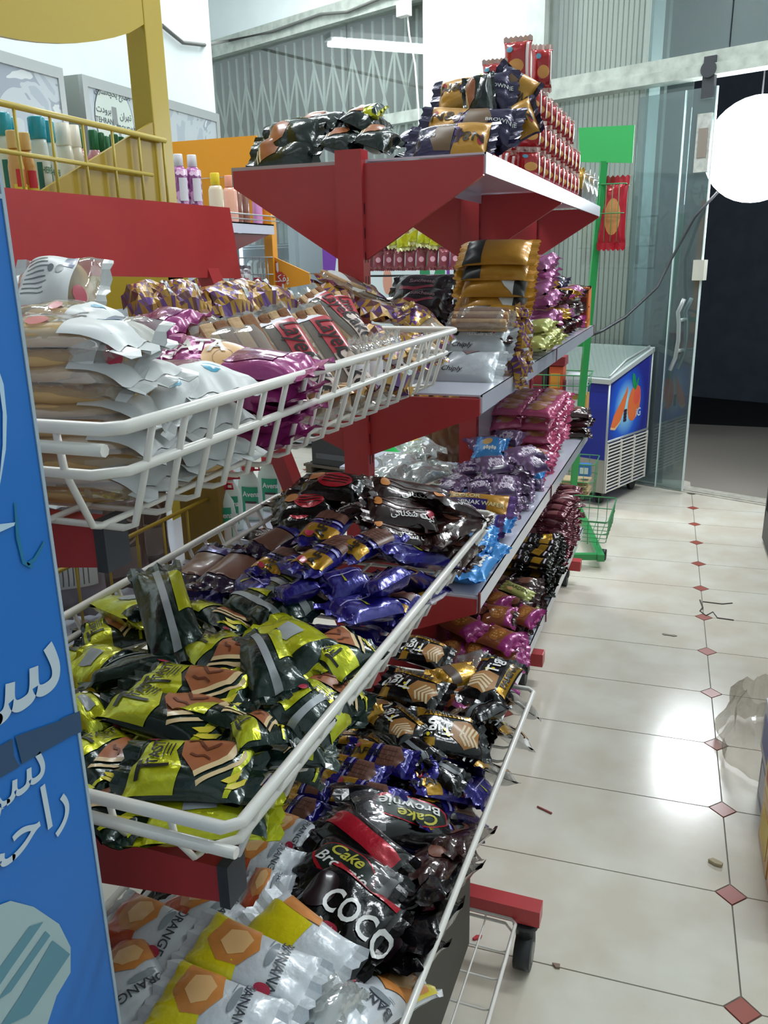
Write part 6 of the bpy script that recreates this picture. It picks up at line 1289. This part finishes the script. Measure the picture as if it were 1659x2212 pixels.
for k in range(4): S('blackred', 2.42, zu+.02+.04*k, -.86, -.67, 'black and crimson packet low at the back, %s from the shelf' % ORD[k])
for k, (y, z) in enumerate(((2.66, .27), (2.70, .22), (2.74, .16), (2.64, .19), (2.72, .10))): put('pinkfoil', (-.47, y, zu+z), (.8, -.3, .3*(k % 2)), (0, -.6, 1), 'rosy pink foil packet behind the mustard stack, %s from the top' % ORD[k], 'rosy pink foil packets')
for k in range(4): put('pinkfoil', (-.54, 2.66, zu+.03+.06*k), (1, 0, 0), (0, 0, 1), 'rosy pink foil packet inside the pink stack, %s from the shelf' % ORD[k], 'rosy pink foil packets')
for k, (y, z) in enumerate(((2.50, .04), (2.58, .03), (2.54, .085), (2.66, .05), (2.74, .03))): put('olivefoil', (-.455, y, zu+z), (.9, -.3, .1), (.3, -.5, 1), 'pale green foil packet overhanging the shelf lip, %s along' % ORD[k], 'pale green foil packets')
for k, (y, z, kk, lb) in enumerate(((2.84, .14, 'goldfoil', 'gold packet with brown band, lower, mid shelf'), (2.88, .20, 'goldfoil', 'gold packet with brown band, upper, mid shelf'), (2.82, .09, 'goldfoil', 'yellow gold packet beneath the banded ones'), (3.15, .20, 'nj', 'gold and violet packet on top of the far heap'), (2.80, .05, 'sky', 'white and blue packet at the shelf lip'))): S(kk, y, zu+z, -.62, -.45, lb)
farm = ['goldfoil', 'darkchoc', 'choc', 'pinkfoil', 'heart', 'darkchoc', 'blackgold', 'goldfoil', 'burgundy', 'darkchoc']
for k in range(30):
    kk = farm[k % 10]; y = 2.86+.09*(k//3); S(kk, y, zu+.03+.06*(k % 3), -.60, -.44, '%s, %s layer, %s row on the far upper shelf' % ({'goldfoil': 'gold foil packet', 'darkchoc': 'glossy brown packet', 'choc': 'dark brown cake packet', 'pinkfoil': 'pink foil packet', 'heart': 'magenta ended packet', 'blackgold': 'black and gold packet', 'burgundy': 'burgundy packet'}[kk], ['bottom', 'middle', 'top'][k % 3], ORD[k//3]), 'mixed packets on the far upper shelf', up=(.2, -.4+.2*sin(k), 1), dy=.04*sin(k*2.1))

# middle shelf
zm = ZS[1]+.004
def fill(kk, y0, y1, z0, nl, nx, x0, x1, L_, lb, group, dz=.045, sy=.09, jit=.3, up=(0, -.3, 1), over=.0):
    ny = max(1, int((y1-y0)/sy)); c = 0
    for j in range(ny):
        for l in range(nl):
            for i in range(nx):
                x = x0+(x1-x0)*(i+.5)/nx+RR.uniform(-.01, .01)+(over if i == nx-1 else 0); y = y0+(j+.5)*sy+RR.uniform(-.01, .01)
                k_ = kk[c % len(kk)]; c += 1
                put(k_, (x, y, z0+.02+dz*l), (1, RR.uniform(-jit, jit), RR.uniform(-.12, .12)), (up[0]+RR.uniform(-.25, .25), up[1]+RR.uniform(-.2, .2), 1),
                    '%s, %s row, %s level, %s' % (lb, ORD[j], ['bottom', 'second', 'third', 'fourth', 'fifth', 'sixth'][l], (['at the lip'] if nx == 1 else (['at the back', 'at the lip'] if nx == 2 else ['at the back', 'in the centre', 'at the lip']))[i]), group, L_)
S('twocolor', 2.22, zm+.085, -.66, -.44, 'gold wafer packet with violet 2 COLOR panel on top', 'two colour wafer packets', up=(0, -.9, 1), wscale=1.2)
S('twocolor', 2.12, zm+.055, -.45, -.62, 'gold wafer packet with upside-down white capitals below it', 'two colour wafer packets', up=(0, -.9, 1), wscale=1.2)
for k in range(3): S('twocolor', 2.20, zm+.02+.02*k, -.65, -.46, 'gold and violet wafer packet under the 2 COLOR one, %s' % ['lowest', 'middle', 'upper'][k], 'two colour wafer packets')
fill(['sky'], 1.80, 2.10, zm, 2, 3, -.68, -.45, .085, 'sky blue cookie packet, middle shelf', 'sky blue cookie packets', sy=.075, dz=.035)
T = lambda k, p0, p1, z0, z1, lb, g, **kw: pp(k, p0, p1, z0, z1, lb, g, **kw)
T('sky', (995, 1075), (1080, 1085), zm+.07, zm+.06, 'sky blue packet leaning beside the two colour wafer', 'sky blue cookie packets', lean=.5)
T('sky', (1030, 1120), (1110, 1135), zm+.05, zm+.04, 'sky blue packet with white dots at the lip', 'sky blue cookie packets', lean=.4)
T('sky', (1020, 1175), (1090, 1200), zm+.04, zm+.03, 'sky blue packet nearest the shelf end, white lettering', 'sky blue cookie packets', lean=.4)
T('sky', (1010, 1255), (1050, 1200), zm+.03, zm+.04, 'sky blue packet at the very end of the middle shelf', 'sky blue cookie packets', lean=.3)
fill(['puff'], 2.28, 2.80, zm, 3, 3, -.69, -.46, .088, 'small violet snack packet', 'small violet snack packets', sy=.085, dz=.04, jit=.8)
for k, (p0, p1, lb) in enumerate((((1012, 965), (1085, 955), 'left violet packet at the top of the violet heap'), ((1065, 945), (1130, 950), 'middle violet packet at the top of the violet heap'), ((1100, 990), (1170, 975), 'large glossy violet packet right on the heap'), ((1030, 1010), (1100, 1000), 'violet packet with white letters in the centre'), ((1130, 1010), (1170, 1000), 'violet packet near the lip with pale letters'))): T('puff', p0, p1, zm+.14, zm+.14, lb, 'small violet snack packets', lean=.7, ws=1.2)
fill(['redbread', 'pinkbread'], 2.82, 3.12, zm, 2, 2, -.66, -.47, .13, 'red bread packet on the middle shelf', 'red bread packets', sy=.10, dz=.04, jit=.4)
fill(['pinkbread'], 3.0, 3.56, zm+.05, 4, 2, -.70, -.47, .14, 'pink bread packet on the middle shelf', 'pink bread packets', sy=.10, dz=.048, jit=.3)
fill(['darkchoc'], 3.58, 3.78, zm, 3, 1, -.52, -.40, .13, 'glossy dark packet, far middle shelf', 'dark packets beyond the pink ones', sy=.10)
S('sky', 2.62, zm+.16, -.66, -.55, 'white and royal blue packet behind the violet heap', 'blue and white packets', up=(0, -.6, 1), wscale=1.3)
S('sky', 2.66, zm+.08, -.50, -.43, 'white and blue packet on the lip between violet and red', 'blue and white packets')
# bottom shelf
zb_ = ZS[0]+.004
fill(['heart'], 1.92, 2.42, zb_, 2, 3, -.66, -.43, .115, 'magenta ended nut biscuit packet', 'magenta nut biscuit packets', sy=.095, dz=.045, jit=.8)
for k, (p0, p1, lb) in enumerate((((1035, 1325), (1120, 1335), 'nut biscuit packet with round caramel cookie, upper left'), ((1110, 1325), (1165, 1340), 'nut biscuit packet at the lip with pink corner'), ((1040, 1365), (1120, 1395), 'nut biscuit packet with the brightest highlight'), ((960, 1330), (1040, 1370), 'nut biscuit packet farthest left beside the red plate'), ((1050, 1290), (1100, 1310), 'nut biscuit packet behind next to the green bars'))): T('heart', p0, p1, zb_+.11, zb_+.11, lb, 'magenta nut biscuit packets', lean=.5, ws=1.2)
T('greenbar', (1085, 1262), (1150, 1290), zb_+.13, zb_+.11, 'pale green bar packet, upper one, on the bottom shelf', 'pale green bar packets', lean=.5)
T('greenbar', (1105, 1300), (1165, 1310), zb_+.09, zb_+.07, 'pale green bar packet with tan picture, lower one', 'pale green bar packets', lean=.4, ws=1.3)
fill(['darkchoc'], 2.40, 2.82, zb_, 3, 2, -.64, -.44, .125, 'glossy brown biscuit packet, bottom shelf', 'glossy brown biscuit packets', sy=.10, dz=.04, jit=.7)
fill(['blackgold'], 2.84, 3.20, zb_, 5, 2, -.62, -.43, .12, 'small black and gold packet', 'black and gold packets', sy=.07, dz=.032, jit=.7)
fill(['burgundy'], 3.20, 3.74, zb_, 6, 2, -.62, -.43, .12, 'burgundy wafer packet, far bottom shelf', 'burgundy wafer packets', sy=.085, dz=.04, jit=.6)
# cardboard tray and film at the near end
cb = empty('brown_tray', (-.47, 1.80, .30), .2, 'open brown carton tray with torn film on the near bottom shelf', 'box')
MB().box2((-.07, -.05, 0), (.06, .05, .012)).build('body', mat('brown_tray_card', '6b4f48', .7), cb)
MB().box2((-.07, .046, .012), (.06, .05, .05)).box2((-.07, -.05, .012), (-.066, .05, .05)).build('wall', mat('brown_tray_card', '6b4f48', .7), cb)
T('clearbag_plain', (985, 1450), (1065, 1420), .36, .37, 'torn clear film lying over the brown tray', None)
# clear bags, bread bags between the posts
T('clearbag', (850, 935), (935, 985), .90, .88, 'crumpled clear bag with a yellow sticker behind the lower baskets', None, lean=.5)
for k, (a, b) in enumerate((((820, 1010), (920, 1000)), ((790, 1040), (900, 1030)), ((860, 1040), (950, 1010)), ((900, 1000), (960, 1030)))): T('clearbag_plain', a, b, .86-.01*k, .86-.01*k, 'crumpled clear plastic bag beside the red post, %s from the top' % ORD[k], 'crumpled clear bags', lean=.5, ws=1.2)
for k in range(6): put('clearbag_plain', (-.68+.06*(k % 3), 1.85+.08*(k//3), .79), (1, .2*k, 0), (0, 0, 1), 'crumpled clear plastic bag low on the near middle shelf', 'crumpled clear bags')
for k, (px, x) in enumerate(((935, 0), (960, 0), (985, 0))):
    c = ony(px, 955, 3.0); put('breadbag', (c.x, c.y, .90), (.12*(k-1), 0, 1), (.2, -1, .1), 'brown bread bag standing between the red posts, %s from left' % ORD[k], 'brown bread bags', L=.28)
MB_ = MB().box2((-1.25, 2.85, .74), (-.76, 3.15, .75)); gp(MB_, 'shelf', SHELFW)
# hanging crisps
hrM = Matrix.Translation(hr.location) @ Matrix.Rotation(radians(-10), 4, 'Z')
for k in range(9): put('crisps', hrM @ Vector((-.60+k*.075, -.08-.02*(k % 2), 1.70-.015*(k % 3))), hrM.to_3x3() @ Vector((.12*sin(k), 0, 1)), hrM.to_3x3() @ Vector((.75, -1, 0)), 'yellow and white crisp bag hanging in the top row, %s from left' % ORD[k], 'hanging crisp bags', L=.21)
for k in range(10): put('crisps_red', hrM @ Vector((-.58+k*.075, -.07, 1.515)), hrM.to_3x3() @ Vector((.05, 0, 1)), hrM.to_3x3() @ Vector((.5, -1, 0)), 'red crisp bag hanging in the lower row, %s from left' % ORD[k], 'hanging red crisp bags', L=.13)
# red bag in the small green basket
put('redbread', (-.46, 4.66, 1.72), (0, .05, 1), (0, -1, 0), 'red bag of biscuits in the small green basket under the header', None, L=.36, wscale=1.7)
# pantry bags on the yellow stand's low shelf
for k, (kk, y, x, lb) in enumerate((('bluebag', 1.05, -1.16, 'blue and grey pantry bag nearest the freezer edge'), ('bluebag', 1.16, -1.20, 'blue and grey pantry bag, second along the low shelf'), ('drybag', 1.28, -1.17, 'pantry bag with a white text panel behind yellow wires'), ('brownbag', 1.44, -1.17, 'brown bag with an oval emblem behind the yellow wires'), ('brownbag', 1.57, -1.2, 'second brown bag beside the yellow lower post'))):
    put(kk, (x, y, .90+.02*(k > 1)), (.02, .03*(-1)**k, 1), (1, -.75, .1), lb, 'pantry bags', L=.24)
for k in range(5): put('drybag', onx(700-k*12+0, 560, -1.8) if False else (-1.83, 2.98+k*.06, 1.44), (0, .1, 1), (1, -.6, 0), 'white and brown snack bag above the blue bottles, %s along' % ORD[k], 'bags above the blue bottles', L=.12, wscale=.6)
# floor litter and the transparent bag at the right edge
def litter(px, py, pts, hexc, label, h=.004):
    p = onz(px, py, 0); o = MB().prism([(a, b, 0) for a, b in pts], (0, 0, h)).build('litter_scrap', mat('scrap_'+hexc, hexc, .6), None); o.location = p+Vector((0, 0, .001)); tag(o, label, 'litter'); return o
litter(1178, 1753, [(-.026, .010), (-.024, .013), (.020, -.004), (.018, -.008)], '9a4a44', 'thin red-brown straw scrap on the cream floor tiles')
litter(1547, 1868, [(-.02, .005), (-.008, .014), (.006, .008), (.016, .002), (.012, -.008), (-.004, -.006)], 'bcae8c', 'crumpled beige paper scrap beside the lozenge line', .008)
litter(1031, 2028, [(-.010, -.006), (-.004, .006), (.009, .010), (.008, .002), (-.004, -.008)], 'c4303e', 'small bright red scrap under the white base grid')
litter(1201, 2088, [(-.009, .004), (.008, .006), (.009, -.004), (0, -.006)], '8c7468', 'small brown scrap on a tile joint near the castor')
litter(1446, 1373, [(-.03, .006), (-.02, .012), (0, .006), (.02, .010), (.03, .002), (.015, -.006), (0, -.001), (-.02, -.004)], '8d877c', 'grey smudge of paper on the tiles mid aisle', .002)
cr = MB()
for pts in (((1512, 1296), (1518, 1312), (1512, 1320), (1525, 1330), (1540, 1322), (1550, 1335), (1585, 1340)), ((1518, 1300), (1560, 1305), (1582, 1303))):
    cr.tube([onz(a, b, .001) for a, b in pts], .0035, 4)
tag(cr.build('trim_3', mat('crack_dark', '5c554c', .9)), kind='structure')
def fn(u, v):
    a = u*2*pi; r_ = (.10+.012*sin(3*a+1)+.01*sin(7*a))*(1-.55*v**3)*(1.3 if cos(a) > 0 else 1)
    return (.275+r_*cos(a)*(1.0+.15*sin(v*9)), 2.56+1.7*r_*sin(a), .01+.20*v+.012*sin(5*a+v*8)*(v))
o = MB().sheet(fn, 36, 10, 0, False).build('plastic_bag', clear('thin_clear_bag', 'e9e6e0', .10, .12, .18, 'cfc8bd', 1, 14), None); tag(o, 'thin transparent plastic bag standing on the floor at the right edge', 'bag')
for k, (y, z, hexc, tp) in enumerate(((2.03, 0, 'd79a2e', 'e8c84a'), (1.84, 0, 'd88c24', 'b8402e'), (2.04, .156, 'e2c53c', 'c24a30'), (2.225, .0, '3a3f7c', 'cfd3dc'), (2.225, .156, 'c9ccd6', '6a6fa8'))):
    o = empty('snack_carton', (.300+.008*(k % 2), y, z), radians(2), 'yellow snack carton' if k < 3 else 'blue and white snack carton', 'box'); o['label'] = ['yellow carton low at the right picture edge, farther one', 'orange-yellow carton nearest at the right picture edge', 'yellow carton stacked on top at the right edge', 'dark blue carton behind the yellow ones at right', 'pale blue carton resting on the dark blue one'][k]; o['group'] = 'cartons along the right edge'
    MB().box2((-.03, -.09, 0), (.22, .09, .155), bev=.003).build('body', foil('carton_'+hexc, hexc, .35, 0, .5, 25), o)
    MB().box2((-.0312, -.06, .03), (-.0302, .06, .12)).build('printed_label', mat('cl_'+tp, tp, .4), o)
